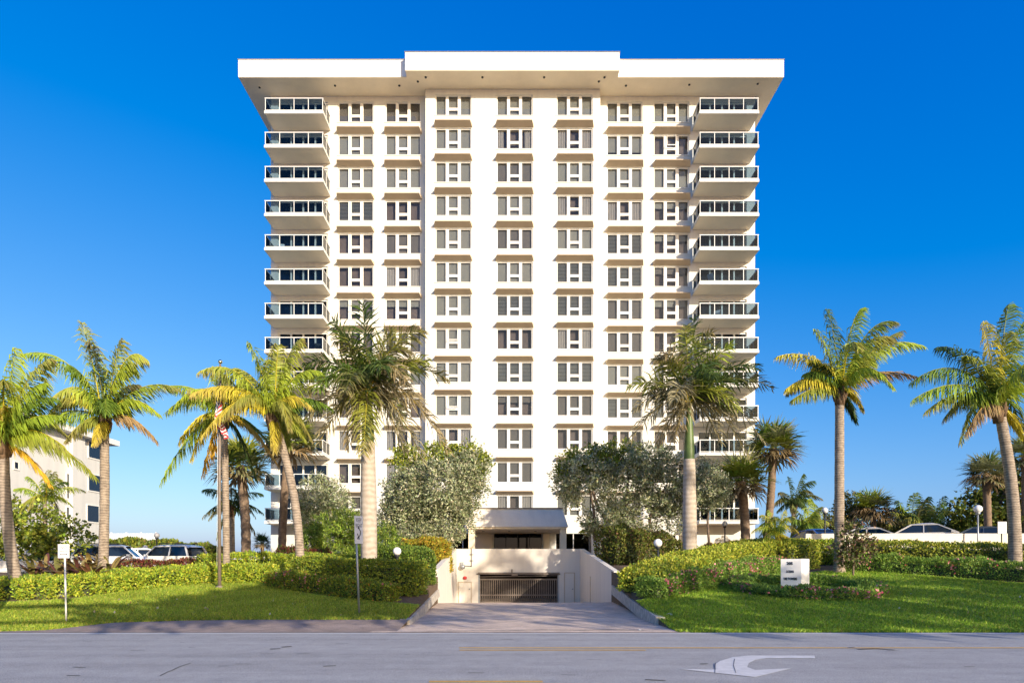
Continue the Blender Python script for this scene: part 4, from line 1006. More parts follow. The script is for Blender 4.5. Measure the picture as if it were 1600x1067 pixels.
tree('silver_bush', 'pale silver bush to the right of the smooth grey royal palm trunk', (gx, 39, gz(gx, 39)), [bl(1105, 760, 39, 28, 40), bl(1122, 768, 39, 20, 30)], 7000, .18, .065, SILV, [([(gx, 39, 1.9), (gx - .2, 39, 4.5), (gx, 39, 6)], .09, .04)], clump=.35, cat='shrub', shell=.35)
gx = atx(505, 42)
tree('silver_tree', 'silver-grey tree behind the oleander bush at the tower left corner', (gx, 42, gz(gx, 42)), [bl(495, 782, 42, 34, 40), bl(525, 790, 42, 28, 44), bl(480, 800, 42, 24, 30)], 9000, .19, .08, SILV, [([(gx, 42, 1.2), (gx, 42, 3.5), (gx - .4, 42, 5)], .12, .06)], clump=.42, shell=.4)
gx = atx(540, 35.5)
tree('oleander_bush', 'large bright green oleander bush beside the royal palm trunk', (gx, 35.5, gz(gx, 35.5)), [bl(525, 838, 35.5, 58, 40, 1.4), bl(500, 855, 35.2, 34, 30, 1.1), bl(548, 828, 35.8, 34, 34, 1.2), bl(596, 850, 35.4, 30, 34, 1.2), bl(545, 880, 34.8, 66, 22, 1.2), bl(620, 872, 34.5, 30, 24, 1)], 22000, .20, .045, [((.19, .30, .035), 3), ((.29, .38, .05), 2), ((.09, .15, .025), 2), ((.40, .44, .12), .7)],
     [([(gx, 35.5, 1.2), (gx - .4, 35.5, 3)], .06, .03), ([(gx + .3, 35.5, 1.2), (gx + .8, 35.5, 2.8)], .06, .03)], extra=[('flowers', [bl(545, 872, 34, 3, 3), bl(604, 872, 33.6, 5, 5), bl(600, 866, 33.6, 3, 3)], 34, .09, .09, PINK_)], clump=.32, shell=.45, cat='shrub', up=.55)
gx = atx(1333, 29.5)
tree('young_tree', 'sparse young tree with dark pinkish leaves on the lawn beside the sign ring', (gx, 29.5, gz(gx, 29.5)), [bl(1335, 838, 29.5, 26, 26), bl(1322, 858, 29.5, 24, 18), bl(1348, 856, 29.5, 20, 22), bl(1330, 872, 29.5, 20, 12)], 1500, .16, .085, [((.07, .09, .025), 3), ((.17, .10, .07), 2), ((.28, .20, .13), 1), ((.12, .15, .03), 2)],
     [([(gx, 29.5, gz(gx, 29.5) - .05), (gx, 29.5, 2.0), (gx - .3, 29.5, 2.9)], .05, .02), ([(gx, 29.5, 1.7), (gx + .45, 29.5, 2.9)], .035, .015), ([(gx, 29.5, 1.9), (gx + .1, 29.4, 3.4)], .03, .012)], clump=.28, per=12, shell=.2)
SG = [((.10, .14, .02), 3), ((.17, .20, .03), 2), ((.06, .09, .015), 2), ((.24, .20, .05), .6)]
gx = atx(60, 38.6)
tree('sea_grape', 'round leaved sea grape thicket in front of the white apartment house', (gx, 38.6, 1.2), [bl(10, 830, 38.6, 46, 48, 1.3), bl(60, 822, 38.6, 46, 36, 1.3), bl(100, 840, 38.4, 50, 30, 1.2), bl(40, 850, 38.2, 60, 26, 1.2), bl(-40, 820, 38.6, 50, 60, 1.4)], 7000, .20, .17, [((.28, .35, .04), 3), ((.40, .42, .07), 2), ((.14, .20, .03), 2), ((.08, .12, .02), 1)],
     [([(atx(72, 38.6), 38.6, 1.0), (atx(72, 38.6), 38.6, 2.4), (atx(85, 38.6), 38.6, 3.6)], .10, .05), ([(atx(8, 38.6), 38.6, 1.0), (atx(15, 38.6), 38.6, 3.6)], .10, .05)], clump=.40, cat='shrub', shell=.4)
gx = atx(1560, 48)
tree('sea_grape', 'tall dark sea grape tree behind the parked cars at the right edge', (gx, 48, 2.75), [bl(1520, 800, 48, 38, 36), bl(1565, 780, 48.5, 48, 56), bl(1620, 780, 48, 60, 70), bl(1535, 820, 47, 55, 22), bl(1600, 830, 47, 50, 25)], 11000, .25, .22, SG, [([(gx, 48, 2.6), (gx, 48, 6), (gx + .8, 48, 8)], .2, .08), ([(gx - 1.2, 48, 2.6), (gx - 1.6, 48, 6)], .15, .06)], clump=.6, shell=.4)
for px, py, Y, rx, ry, n, lab in ((1300, 820, 50, 30, 18, 2500, 'low mixed bush behind the blue car'), (1330, 800, 52, 26, 32, 3500, 'brownish bushy tree behind the light sedan'), (1395, 822, 52, 40, 22, 3500, 'dark scrub behind the light sedan and silver car'), (1470, 826, 52, 60, 20, 5000, 'dark scrub mound behind the silver sedan'), (1262, 828, 52, 22, 16, 1800, 'small dark scrub left of the blue car')):
    gx = atx(px, Y)
    tree('scrub', lab, (gx, Y, gz(gx, Y)), [bl(px, py, Y, rx, ry), bl(px - rx * .5, py + ry * .4, Y, rx * .7, ry * .8), bl(px + rx * .5, py + ry * .4, Y, rx * .7, ry * .8)], n, .22, .13, [((.16, .15, .04), 3), ((.10, .12, .025), 3), ((.24, .20, .07), 1)], [([(gx, Y, 2.6), (gx, Y, 4)], .1, .05)], cat='shrub', clump=.5, shell=.3)

# ------------------------------------------------------------------ palms
O_ = (.66, .42, .04)
palm('coconut_palm', 'leftmost coconut palm with yellow fronds cut by the left edge of the photo', 30, 24, (5, 690), 24,
     [(24, 543, .05, YGREEN), (82, 562, .22, YGREEN), (75, 600, .25, BGREEN), (112, 655, .2, BGREEN), (118, 712, .35, YGREEN), (62, 752, .30, O_), (160, 748, .28, OLIVE), (-40, 560, .1, GREEN), (-70, 640, .3, YGREEN), (-60, 740, .3, YEL), (-15, 600, .15, DARK), (95, 625, .3, GREEN), (20, 640, .1, YEL)], r=(.205, .17), bend=-.15, extra=4, L=.66)
palm('coconut_palm', 'tall straight coconut palm at the corner of the white apartment house', 160, 27, (163, 655), 27,
     [(126, 503, .06, YGREEN), (40, 552, .30, BGREEN), (78, 650, .62, YEL), (98, 640, .5, OLIVE), (32, 672, .22, BGREEN), (226, 560, .55, YGREEN), (190, 532, .12, YGREEN), (275, 605, .28, BGREEN), (255, 650, .42, YGREEN), (246, 690, .40, DRY), (170, 700, .35, YEL, -1.0), (120, 575, .2, GREEN), (150, 540, .15, DARK), (215, 600, .3, DARK), (110, 690, .4, OLIVE)], r=(.20, .165), bend=.05, extra=4, L=.66)
palm('coconut_palm', 'coconut palm standing right behind the flagpole', 354, 29.5, (350, 650), 29.5,
     [(255, 600, .20, BGREEN), (250, 640, .40, YGREEN), (275, 690, .45, YEL), (246, 752, .30, BGREEN), (300, 610, .25, BGREEN), (290, 715, .5, YEL), (430, 720, .35, O_), (415, 690, .35, GREEN), (330, 570, .08, YGREEN), (390, 590, .2, OLIVE), (395, 745, .3, DARK), (310, 740, .3, O_)], r=(.155, .145), bend=.02, extra=4, L=.66, cols=(YGREEN, GREEN, DARK))
palm('coconut_palm', 'leaning coconut palm with bright yellow fronds in front of the tower left corner', 470, 27, (425, 645), 27,
     [(393, 540, .10, YGREEN), (468, 528, .20, YGREEN), (440, 545, .05, YGREEN), (330, 630, .30, YEL, -1.6), (345, 600, .42, YGREEN, -1.8), (345, 695, .5, YEL, -1.7), (360, 570, .2, OLIVE), (505, 585, .35, YGREEN), (492, 640, .45, YEL), (480, 690, .4, OLIVE), (415, 560, .1, GREEN), (380, 600, .2, BGREEN), (440, 710, .3, YEL, -.8), (520, 640, .3, GREEN)], r=(.185, .155), bend=.35, extra=4, L=.66)
palm('coconut_palm', 'coconut palm with windblown crown left of the parked cars on the right', 1311, 31, (1312, 610), 31,
     [(1208, 562, .28, YEL), (1228, 608, .38, YEL), (1232, 628, .22, OLIVE), (1278, 512, .12, YGREEN), (1300, 478, .12, DARK), (1345, 482, .22, BGREEN), (1392, 508, .38, GREEN), (1398, 530, .40, OLIVE), (1444, 540, .30, YGREEN), (1412, 515, .12, GREEN), (1435, 590, .22, DRY), (1350, 640, .5, YEL), (1270, 560, .25, DARK), (1255, 585, .35, GREEN), (1360, 560, .25, OLIVE), (1345, 655, .2, DARK)], r=(.235, .20), bend=0, extra=5, L=.66, cols=(OLIVE, GREEN, YGREEN), wind=(.42, .08, .05))
palm('coconut_palm', 'coconut palm leaning at the right edge in front of the parapet wall', 1586, 29, (1560, 635), 29,
     [(1428, 595, .42, GREEN), (1424, 625, .30, BGREEN), (1500, 680, .45, DRY), (1470, 540, .30, DARK), (1538, 502, .12, YEL), (1590, 468, .15, GREEN), (1620, 490, .28, BGREEN), (1640, 560, .4, GREEN), (1605, 680, .3, YEL), (1575, 520, .08, YGREEN), (1500, 560, .25, OLIVE), (1660, 620, .4, BGREEN), (1455, 640, .4, YGREEN), (1540, 580, .2, GREEN)], r=(.27, .20), bend=.25, extra=5, L=.72, cols=(GREEN, BGREEN, YGREEN), wind=(.42, .08, .05))
DGR = (.075, .12, .022); UNDER = (.33, .29, .16)
palm('royal_palm', 'royal palm with thick pale trunk left of the driveway', 577, 28, (575, 608), 28,
     [(568, 478, .04, DGR), (612, 512, .12, OLIVE), (660, 520, .25, OLIVE), (695, 585, .30, DGR), (665, 560, .2, OLIVE), (668, 655, .5, UNDER), (700, 705, .50, UNDER), (662, 722, .45, UNDER), (630, 700, .4, UNDER), (578, 715, .22, OLIVE, -1.2), (545, 700, .35, UNDER), (478, 568, .30, DGR), (470, 612, .35, OLIVE), (472, 660, .40, UNDER), (500, 690, .45, UNDER), (525, 508, .15, DGR), (520, 650, .4, OLIVE), (545, 550, .1, DGR)],
     r=(.355, .25), kind='royal', extra=9, L=.85, n=60, group='royal palms', cols=(DGR, OLIVE, GREEN, UNDER), wind=(.12, .03, 0), lw=.05, trunk_top=2.3)
palm('royal_palm', 'royal palm with green crownshaft right of the entrance canopy', 1078, 33.5, (1077, 628), 33.5,
     [(1085, 498, .06, DGR), (1068, 515, .04, YGREEN), (1110, 520, .15, DGR), (1022, 562, .28, OLIVE), (985, 600, .30, OLIVE), (990, 640, .42, UNDER), (980, 695, .48, UNDER), (1030, 690, .4, UNDER), (1020, 612, .2, DGR), (1200, 610, .35, DGR), (1190, 572, .28, DGR), (1160, 600, .3, DGR), (1150, 650, .45, UNDER), (1195, 690, .50, UNDER), (1172, 715, .45, UNDER), (1130, 690, .45, UNDER), (1138, 545, .2, YGREEN), (1050, 690, .35, UNDER), (1115, 570, .1, DGR)],
     r=(.36, .25), kind='royal', extra=8, L=.85, n=58, group='royal palms', cols=(DGR, OLIVE, UNDER), wind=(.12, .03, 0), lw=.055, trunk_top=3.0, base_z=1.6)
sabal('sabal_palm', 'tall sabal palm with fan leaves at the tower right corner', 1193, 42, (1208, 700), 42, 2.35, r=.24, n=46, bend=.12)
sabal('sabal_palm', 'short sabal palm beneath the taller one near the tower right corner', 1165, 41, (1158, 752), 41, 2.3, r=.28, n=44, bend=.1)
sabal('sabal_palm', 'yellowish sabal palm with dark trunk behind the leaning coconut palm', 440, 43, (452, 690), 43, 2.5, r=.26, n=44, cols=(OLIVE, YGREEN, GREY), bend=-.1)
sabal('sabal_palm', 'grey-green sabal palm with slim trunk behind the flagpole palm', 384, 40, (375, 728), 40, 2.3, r=.28, n=44, cols=(GREY, OLIVE, DGR), bend=.15)
sabal('sabal_palm', 'sabal palm with dead skirt behind the light sedan', 1366, 50, (1364, 796), 50, 2.1, r=.22, n=40, base_z=2.6, cols=(OLIVE, GREY, YGREEN), dead=.45)
sabal('sabal_palm', 'dark sabal palm rising above the cars beside the right edge palm', 1545, 44, (1541, 742), 44, 1.9, r=.24, n=40, base_z=2.7, cols=(DGR, GREY), dead=.4)
sabal('sabal_palm', 'sabal palm half hidden by the sea grape at the extreme right edge', 1602, 46, (1602, 712), 46, 1.9, r=.24, n=36, base_z=2.7, cols=(OLIVE, GREY))
sabal('sabal_palm', 'tiny distant sabal palm against the tower left foot', 410, 56, (410, 848), 56, 1.1, r=.15, n=26, cols=(DARK, DGR), base_z=1.2)
palm('coconut_palm', 'dark shaded coconut palm in the background behind the flagpole', 362, 44, (362, 792), 44, [(318, 765, .3, DARK), (322, 808, .4, DARK), (340, 840, .4, DARK), (405, 770, .3, DARK), (408, 800, .35, DARK), (400, 835, .4, DARK), (345, 758, .1, DARK), (380, 755, .15, DARK)], r=(.22, .18), extra=6, L=.7, n=34, lw=.06, cols=(DARK, DGR), wind=(.1, 0, 0))
palm('coconut_palm', 'small dark green coconut palm beyond the sabals right of the tower', 1238, 56, (1240, 790), 56, [(1214, 770, .3, DARK), (1216, 798, .45, DARK), (1232, 745, .1, DARK), (1252, 742, .15, DGR), (1268, 752, .3, DARK), (1284, 778, .35, DARK), (1278, 790, .45, DGR), (1260, 765, .3, DARK)], r=(.2, .17), extra=7, L=.8, n=34, lw=.07, base_z=2, cols=(DARK, DGR), wind=(.4, 0, 0))
palm('coconut_palm', 'low bright green palm between the small dark palm and the globe lamp', 1258, 48, (1260, 826), 48, [(1242, 790, .1, GREEN), (1262, 780, .05, BGREEN), (1282, 792, .25, GREEN), (1288, 815, .3, BGREEN), (1236, 812, .3, GREEN), (1275, 800, .2, OLIVE)], r=(.2, .17), extra=6, L=.8, n=34, lw=.07, base_z=2.4, skel=False, wind=(.4, 0, 0))
palm('coconut_palm', 'yellow-green palm behind the silver sedan', 1425, 52, (1424, 826), 52, [(1388, 800, .25, YGREEN), (1402, 782, .12, BGREEN), (1424, 772, .05, YGREEN), (1448, 776, .12, GREEN), (1460, 800, .35, OLIVE), (1380, 822, .3, YGREEN), (1410, 790, .1, YEL)], r=(.2, .17), extra=7, L=.9, n=36, lw=.08, base_z=2.6, skel=False, wind=(.4, 0, 0))
palm('coconut_palm', 'darker feathery palm just right of the yellow-green palm behind the silver sedan', 1450, 49, (1452, 836), 49, [(1478, 775, .12, DGR), (1470, 785, .1, GREEN), (1440, 782, .05, DGR), (1425, 800, .2, DGR), (1488, 800, .3, GREEN), (1410, 812, .4, OLIVE), (1458, 790, .05, GREEN)], r=(.2, .17), extra=5, L=.75, n=34, lw=.07, base_z=2.6, skel=False, wind=(.2, 0, 0))
palm('feathery_palm', 'small yellowish feathery palm with thin stems behind the sign block', 1211, 33, (1213, 838), 33, [(1176, 830, .45, YGREEN), (1186, 805, .3, YGREEN), (1205, 796, .1, BGREEN), (1222, 798, .1, YGREEN), (1244, 806, .3, YGREEN), (1252, 832, .5, YEL), (1240, 850, .5, YEL), (1182, 852, .45, YGREEN), (1215, 862, .4, YEL, -.6)], r=(.09, .07), extra=7, L=.5, n=40, lw=.03, skel=False, group='small palms', wind=(.15, 0, 0))
palm('feathery_palm', 'small green palm growing before the white apartment house', 72, 39, (70, 782), 39, [(32, 765, .3, BGREEN), (48, 745, .2, BGREEN), (68, 733, .05, GREEN), (90, 738, .15, GREEN), (102, 752, .3, DGR), (124, 765, .3, BGREEN), (35, 785, .35, YGREEN)], r=(.13, .11), extra=7, L=.55, n=36, lw=.045, skel=False, base_z=1.2, group='small palms', wind=(.1, 0, 0))
palm('feathery_palm', 'tiny palm tuft against the tower wall behind the silver tree', 922, 44, (922, 832), 44, [(908, 815, .3, YGREEN), (918, 808, .1, YEL), (934, 812, .2, YGREEN), (906, 830, .3, YEL), (938, 828, .3, OLIVE)], r=(.1, .08), extra=4, L=.45, n=24, lw=.05, skel=False, group='small palms', base_z=1.9)
up_ = empty('utility_pole', (-14.35, 17.3, 0), 'wooden utility pole just outside the left edge of the photo', 'pole')
MB().tube([(0, 0, -.1), (0, 0, 5), (0, 0, 10)], [.16, .14, .11], 10).build('pole', M['bark'], up_); 

# spiky red plants: every sword leaf a part
def sword_plant(px, Y, n, Lf, label, h0=.45):
    x = atx(px, Y); base = Vector((x, Y, gz(x, Y))); t = empty('spiky_plant', base, label, 'plant', 'spiky red plants by the tall palm')
    for k in range(n):
        th = 2 * math.pi * k / n + random.uniform(-.3, .3); el = random.uniform(.45, 1.3); n_ = 0; ln = 1.15 * Lf * random.uniform(.75, 1.15); wdt = .085 * random.uniform(.8, 1.3)
        d = np.array([math.cos(th) * math.cos(el), math.sin(th) * math.cos(el), math.sin(el)]); S = np.array([-math.sin(th), math.cos(th), 0]); N = np.cross(S, d)
        V_ = []; m = 6
        for i in range(m + 1):
            u = i / m; p = d * ln * u + np.array([0, 0, h0 - .40 * ln * u * u]) ; ww = wdt * (math.sin(math.pi * (.18 + .82 * u)) ** .7)
            V_ += [p - S * ww + N * ww * .35, p + np.array([0, 0, -.0]) , p + S * ww + N * ww * .35]
        Q_ = [[i * 3 + a, i * 3 + a + 1, i * 3 + a + 4, i * 3 + a + 3] for i in range(m) for a in (0, 1)]
        c = np.array(random.choice([(.17, .075, .045), (.11, .045, .035), (.27, .20, .06), (.15, .15, .04), (.24, .22, .06), (.20, .10, .05), (.30, .24, .10)]))
        C_ = np.clip(c[None] * (1 + RNG.normal(0, .1, (len(V_), 1))), .01, 1)
        link('leaf', np_mesh('leaf', np.array(V_), np.array(Q_), C_, M['leaf_thick']), t)
for px, Y, n, Lf, lab in ((52, 27.0, 18, 1.35, 'spiky bronze plant beside the leftmost palm trunk'), (70, 27.6, 18, 1.5, 'spiky red plant left of the no parking sign'), (92, 26.6, 18, 1.35, 'spiky olive plant directly behind the no parking sign'), (112, 27.6, 18, 1.5, 'tall spiky red plant right of the no parking sign'),
                          (126, 26.3, 20, 1.35, 'spiky dark red plant halfway between the no parking sign and the tall palm'), (142, 27.4, 18, 1.5, 'spiky red plant touching the tall palm trunk on its left'), (143, 25.7, 18, 1.1, 'low spiky red plant at the foot of the tall palm'), (173, 27.2, 16, 1.4, 'spiky orange plant right of the tall palm trunk'), (165, 28.6, 15, 1.5, 'spiky bronze plant behind the tall palm trunk')):
    sword_plant(px, Y, n, Lf, lab)

# ------------------------------------------------------------------ cars
def car(name, label, loc, rz, paint, kind='sedan', glass='blue_glass', L=4.7, Wd=1.84, H=1.45):
    t = empty(name, loc, label, 'car', 'parked cars', rz)
    pm = mat('car_paint_' + paint[0], paint[1], .22, spec=.7, metal=paint[2] if len(paint) > 2 else 0)
    hw = Wd / 2; hl_ = L / 2; belt = .62 * H if kind != 'suv' else .60 * H
    st = {'sedan': [(-hl_, .55, .82), (-hl_ + .08, .80, .93), (-hl_ + .8, .98, 1), (-.6, 1.0, 1), (.7, .99, 1), (hl_ - .9, .90, .97), (hl_ - .15, .74, .88), (hl_, .52, .76)],
          'suv': [(-hl_, .9, .9), (-hl_ + .1, 1.0, .96), (-.6, 1.0, 1), (.7, 1.0, 1), (hl_ - .9, .98, .98), (hl_ - .15, .9, .92), (hl_, .6, .8)]}[kind]
    mb = MB(); sec = []
    for x, f, wf in st:
        zb_ = .24; zt_ = belt * f; w_ = hw * wf
        sec.append([(x, -w_ * .9, zb_), (x, -w_, (zb_ + zt_) / 2), (x, -w_ * .95, zt_ - .04), (x, -w_ * .80, zt_), (x, w_ * .80, zt_), (x, w_ * .95, zt_ - .04), (x, w_, (zb_ + zt_) / 2), (x, w_ * .9, zb_)])
    vs = [p for s_ in sec for p in s_]; m = 8
    fs = [[i * m + k, (i + 1) * m + k, (i + 1) * m + (k + 1) % m, i * m + (k + 1) % m] for i in range(len(sec) - 1) for k in range(m)] + [list(range(m)), [(len(sec) - 1) * m + k for k in range(m)][::-1]]
    mb.add(vs, fs, 0, True)
    b0, b1, r0, r1 = {'sedan': (-hl_ + .40, hl_ - 1.05, -hl_ + 1.30, .28), 'suv': (-hl_ + .06, hl_ - 1.25, -hl_ + .45, .45)}[kind]
    wb, wr_ = hw * .88, hw * .70; zb_, zr = belt - .03, H
    # cabin: rounded roof loft
    xs_ = [b0, r0, (r0 + r1) / 2, r1, b1]; zs_ = [zb_, zr - .06, zr, zr - .05, zb_]
    roofsec = [(r0 - .25, zr - .17), (r0 + .10, zr - .05), (r0 + .55, zr - .005), (r1 - .30, zr), (r1 + .12, zr - .10)]
    rv = []; rf = []
    for x, z in roofsec: rv += [(x, -wr_, z - .05), (x, -wr_ * .86, z), (x, 0, z + .015), (x, wr_ * .86, z), (x, wr_, z - .05)]
    for i in range(4):
        for k in range(4): rf.append([i * 5 + k, (i + 1) * 5 + k, (i + 1) * 5 + k + 1, i * 5 + k + 1])
    mb.add(rv, rf, 0, True)
    def pil(a, b, w_=.045):
        a, b = Vector(a), Vector(b); mb.tube([a, b], [w_, w_], 4, 0, False)
    zrr = zr - .10
    for s_ in (-1, 1):
        pil((b1, s_ * wb, zb_), (r1, s_ * wr_, zrr)); pil((b0, s_ * wb, zb_), (r0, s_ * wr_, zrr), .06)
        xm = (r0 + r1) / 2 - .05; pil((xm, s_ * (wb), zb_), (xm, s_ * wr_, zrr), .04); mb.tube([(b0, s_ * wb, zb_), (b1, s_ * wb, zb_)], [.05, .05], 4, 0, False)
        mb.tube([(r0, s_ * wr_, zrr), (r1, s_ * wr_, zrr)], [.05, .05], 4, 0, False)
    mb.build('body', pm, t)
    g = M[glass]
    MB().quad((b1 - .03, -wb + .04, zb_), (b1 - .03, wb - .04, zb_), (r1 - .02, wr_ - .04, zrr + .02), (r1 - .02, -wr_ + .04, zrr + .02)).build('windscreen', g, t)
    MB().quad((b0 + .03, -wb + .04, zb_), (r0 + .02, -wr_ + .04, zrr + .02), (r0 + .02, wr_ - .04, zrr + .02), (b0 + .03, wb - .04, zb_)).build('rear_window', g, t)
    xm = (r0 + r1) / 2 - .05
    for s_ in (-1, 1):
        for a0, a1, c0, c1 in ((b0 + .08, xm, r0 + .05, xm), (xm, b1 - .08, xm, r1 - .05)):
            MB().quad((a0, s_ * (wb - .01), zb_), (a1, s_ * (wb - .01), zb_), (c1, s_ * (wr_ - .01), zrr), (c0, s_ * (wr_ - .01), zrr)).build('side_window', g, t)
        MB().box(b1 - .42, b1 - .24, s_ * (wb + .14) - .09, s_ * (wb + .14) + .09, zb_ + .02, zb_ + .15).build('mirror', pm, t)
        MB().box(hl_ - .28, hl_ - .12, s_ * hw * .62 - .16, s_ * hw * .62 + .16, belt * .66, belt * .78).build('headlight', M['globe'], t)
        MB().box(-hl_ - .01, -hl_ + .1, s_ * hw * .66 - .14, s_ * hw * .66 + .14, belt * .70, belt * .82).build('tail_light', M['red'], t)
        for x in (-hl_ * .60, hl_ * .62):
            wl = MB().tube([(x, s_ * (hw - .22), .33), (x, s_ * (hw + .005), .33)], [.33, .33], 18).build('wheel', M['black'], t)
            MB().tube([(x, s_ * (hw - .01), .33), (x, s_ * (hw + .015), .33)], [.2, .2], 12).build('rim', M['metal_grey'], wl)
    if kind == 'suv':
        for s_ in (-1, 1): MB().tube([(r0 + .2, s_ * wr_ * .82, H + .02), (r0 + .3, s_ * wr_ * .82, H + .07), (r1 - .3, s_ * wr_ * .82, H + .07), (r1 - .2, s_ * wr_ * .82, H + .02)], [.02] * 4, 6).build('roof_rail', M['metal_dark'], t)
    return t
PZ, LZ = 2.77, 1.38
car('car', 'silver sedan parked behind the right parapet wall with blue windscreen', (atx(1455, 40), 40, PZ), R(-28), ('silver', (.58, .56, .53), .3), L=4.8, H=1.60)
car('car', 'light beige sedan parked left of the silver sedan', (atx(1375, 41), 41.5, PZ), R(-35), ('beige', (.62, .60, .55), .2), glass='green_glass', H=1.44)
car('car', 'dark blue-grey sedan parked behind the right edge palm', (atx(1548, 41.5), 41.5, PZ), R(-32), ('navy', (.06, .08, .11), .3), H=1.50)
car('car', 'bright blue car behind the lamp at the wall corner on the right', (atx(1286, 42), 42.5, PZ - .1), R(-80), ('blue', (.03, .10, .35), .2), H=1.50)
car('car', 'silver sports utility car with black windows behind the tall palm trunk', (atx(186, 40), 40, LZ - .15), R(14), ('grey_silver', (.62, .64, .66), .2), 'suv', L=4.8, H=1.78)
car('car', 'white square sports utility vehicle behind the red hedge', (atx(258, 40), 40.5, LZ - .15), R(160), ('white', (.76, .76, .74)), 'suv', L=4.9, H=1.80)
car('car', 'low white sedan between the two utility vehicles on the left', (atx(222, 43), 43.5, LZ), R(20), ('white_two', (.74, .74, .72)), L=4.5, H=1.55)
car('car', 'dark green sedan half hidden by the spiky plants on the left', (atx(100, 40), 40, LZ - .15), R(10), ('dark_green', (.02, .06, .06), .3), glass='green_glass', L=4.6, H=1.50)

# ------------------------------------------------------------------ lamps, signs, flagpole
def lamp(pxg, pyg, Y, rpx, label, zb=None, post='metal_dark', globe='globe', basepx=None):
    c = at(pxg, pyg, Y); r = rpx * Y / F; z0 = gz(c.x, Y) if zb is None else zb
    t = empty('globe_lamp', (c.x, Y, z0), label, 'lamp', 'globe lamps on posts'); off = -Vector((c.x, Y, z0))
    bx = c.x if basepx is None else atx(basepx, Y)
    for nm, mb, m in (('post', MB().tube([(bx, Y, z0 - .05), (c.x, Y, c.z - r * .9)], [.045, .04], 8).lathe((bx, Y, z0), [(.09, -.05), (.09, .05), (.05, .09)], 10), post), ('collar', MB().lathe((c.x, Y, c.z - r), [(.05, -.10), (.11, -.03), (.10, .05), (.05, .07)], 12), post), ('globe', MB().sphere((c.x, Y, c.z), r, 18), globe)):
        o = mb.build(nm, M[m], t); o.location = off
lamp(620.5, 861, 26.5, 6.5, 'white globe lamp in the hedge left of the ramp', zb=.9)
lamp(1028, 848, 27.5, 6.6, 'white globe lamp at the end of the hedge right of the ramp', basepx=1030)
lamp(1132.5, 818, 42, 4.2, 'small globe lamp against the white tower wall on the right')
lamp(1289, 797, 37.5, 4.8, 'globe lamp on dark post at the corner of the right parapet', zb=2.6)
lamp(1528, 795, 35.8, 6.2, 'globe lamp on pale post before the right parapet wall', post='metal_grey')
lamp(245, 836, 42, 4.2, 'grey globe lamp standing over the white utility vehicle', zb=1.3, globe='globe_grey')
lamp(123, 850, 44, 4.2, 'low white globe lamp behind the no parking sign', zb=1.3)
lamp(227, 855, 46, 3.6, 'low white globe lamp between the tall palm and the grey lamp', zb=1.3)
lamp(299, 860, 44, 2.9, 'tiny white globe lamp right of the white utility vehicle', zb=1.3)

def text(body, size, parent, loc, m, rot=(R(90), 0, 0), ext=.004, align='CENTER', bold=0.0, sx=1.0):
    cu = bpy.data.curves.new('lettering', 'FONT'); cu.body = body; cu.size = size; cu.align_x = align; cu.align_y = 'CENTER'; cu.extrude = ext; cu.offset = bold; cu.resolution_u = 3
    o = bpy.data.objects.new('lettering', cu); me = bpy.data.meshes.new_from_object(o); bpy.data.objects.remove(o)
    me.materials.clear(); me.materials.append(M[m]); o = link('lettering', me, parent, loc); o.rotation_euler = rot; o.scale = (sx, 1, 1)
    return o
# no parking sign, left
Ys = 18.25; bx = atx(103.5, Ys); sg = empty('parking_sign', (bx, Ys, gz(bx, Ys)), 'white no parking sign with double arrow on a thin pole on the left lawn', 'sign')
zt_ = EYE + (HOR - 850) * Ys / F - sg.location.z; zb_ = EYE + (HOR - 871.5) * Ys / F - sg.location.z; cx = atx(101, Ys) - bx; wS = 17.5 * Ys / F
MB().tube([(0, 0, -.1), (cx, 0, zt_ - .05)], [.024, .024], 8).build('pole', M['metal_white'], sg)
pn = MB().box(cx - wS / 2, cx + wS / 2, -.045, -.030, zb_, zt_).build('panel', M['signwhite'], sg)
text('NO', .115, pn, (cx, -.0455, zt_ - .095), 'metal_dark', ext=.001); text('PARKING', .07, pn, (cx, -.0455, zt_ - .195), 'red', ext=.001)
zA = zt_ - .285; mb = MB(); mb.quad((cx - .08, -.0465, zA - .008), (cx + .08, -.0465, zA - .008), (cx + .08, -.0465, zA + .008), (cx - .08, -.0465, zA + .008))
for s_ in (-1, 1): mb.add([(cx + s_ * .11, -.0465, zA), (cx + s_ * .075, -.0465, zA + .022), (cx + s_ * .075, -.0465, zA - .022)], [(0, 1, 2)])
mb.build('arrow', M['black'], pn)
# small sign by the right edge palm
Ys = 33.3; bx = atx(1565, Ys); sg = empty('parking_sign', (bx, Ys, gz(bx, Ys)), 'small white parking notice on a dark post by the right edge palm', 'sign'); z0 = sg.location.z
zt_ = EYE + (HOR - 815) * Ys / F - z0; zb_ = EYE + (HOR - 833) * Ys / F - z0; wS = 13.5 * Ys / F
MB().tube([(0, 0, -.1), (0, 0, zt_ - .1)], [.03, .03], 8).build('post', M['black'], sg)
MB().box(-wS / 2 - .02, wS / 2 + .02, -.035, -.031, zb_ - .02, zt_ + .02).build('border', M['black'], sg)
pn = MB().box(-wS / 2, wS / 2, -.048, -.0355, zb_, zt_).build('panel', M['signwhite'], sg)
for k, tx in enumerate(('NO', 'PARKING', 'ALONG', 'DRIVEWAY')): text(tx, .095, pn, (0, -.0485, zt_ - .10 - k * .13), 'metal_dark', ext=.001, sx=.85)
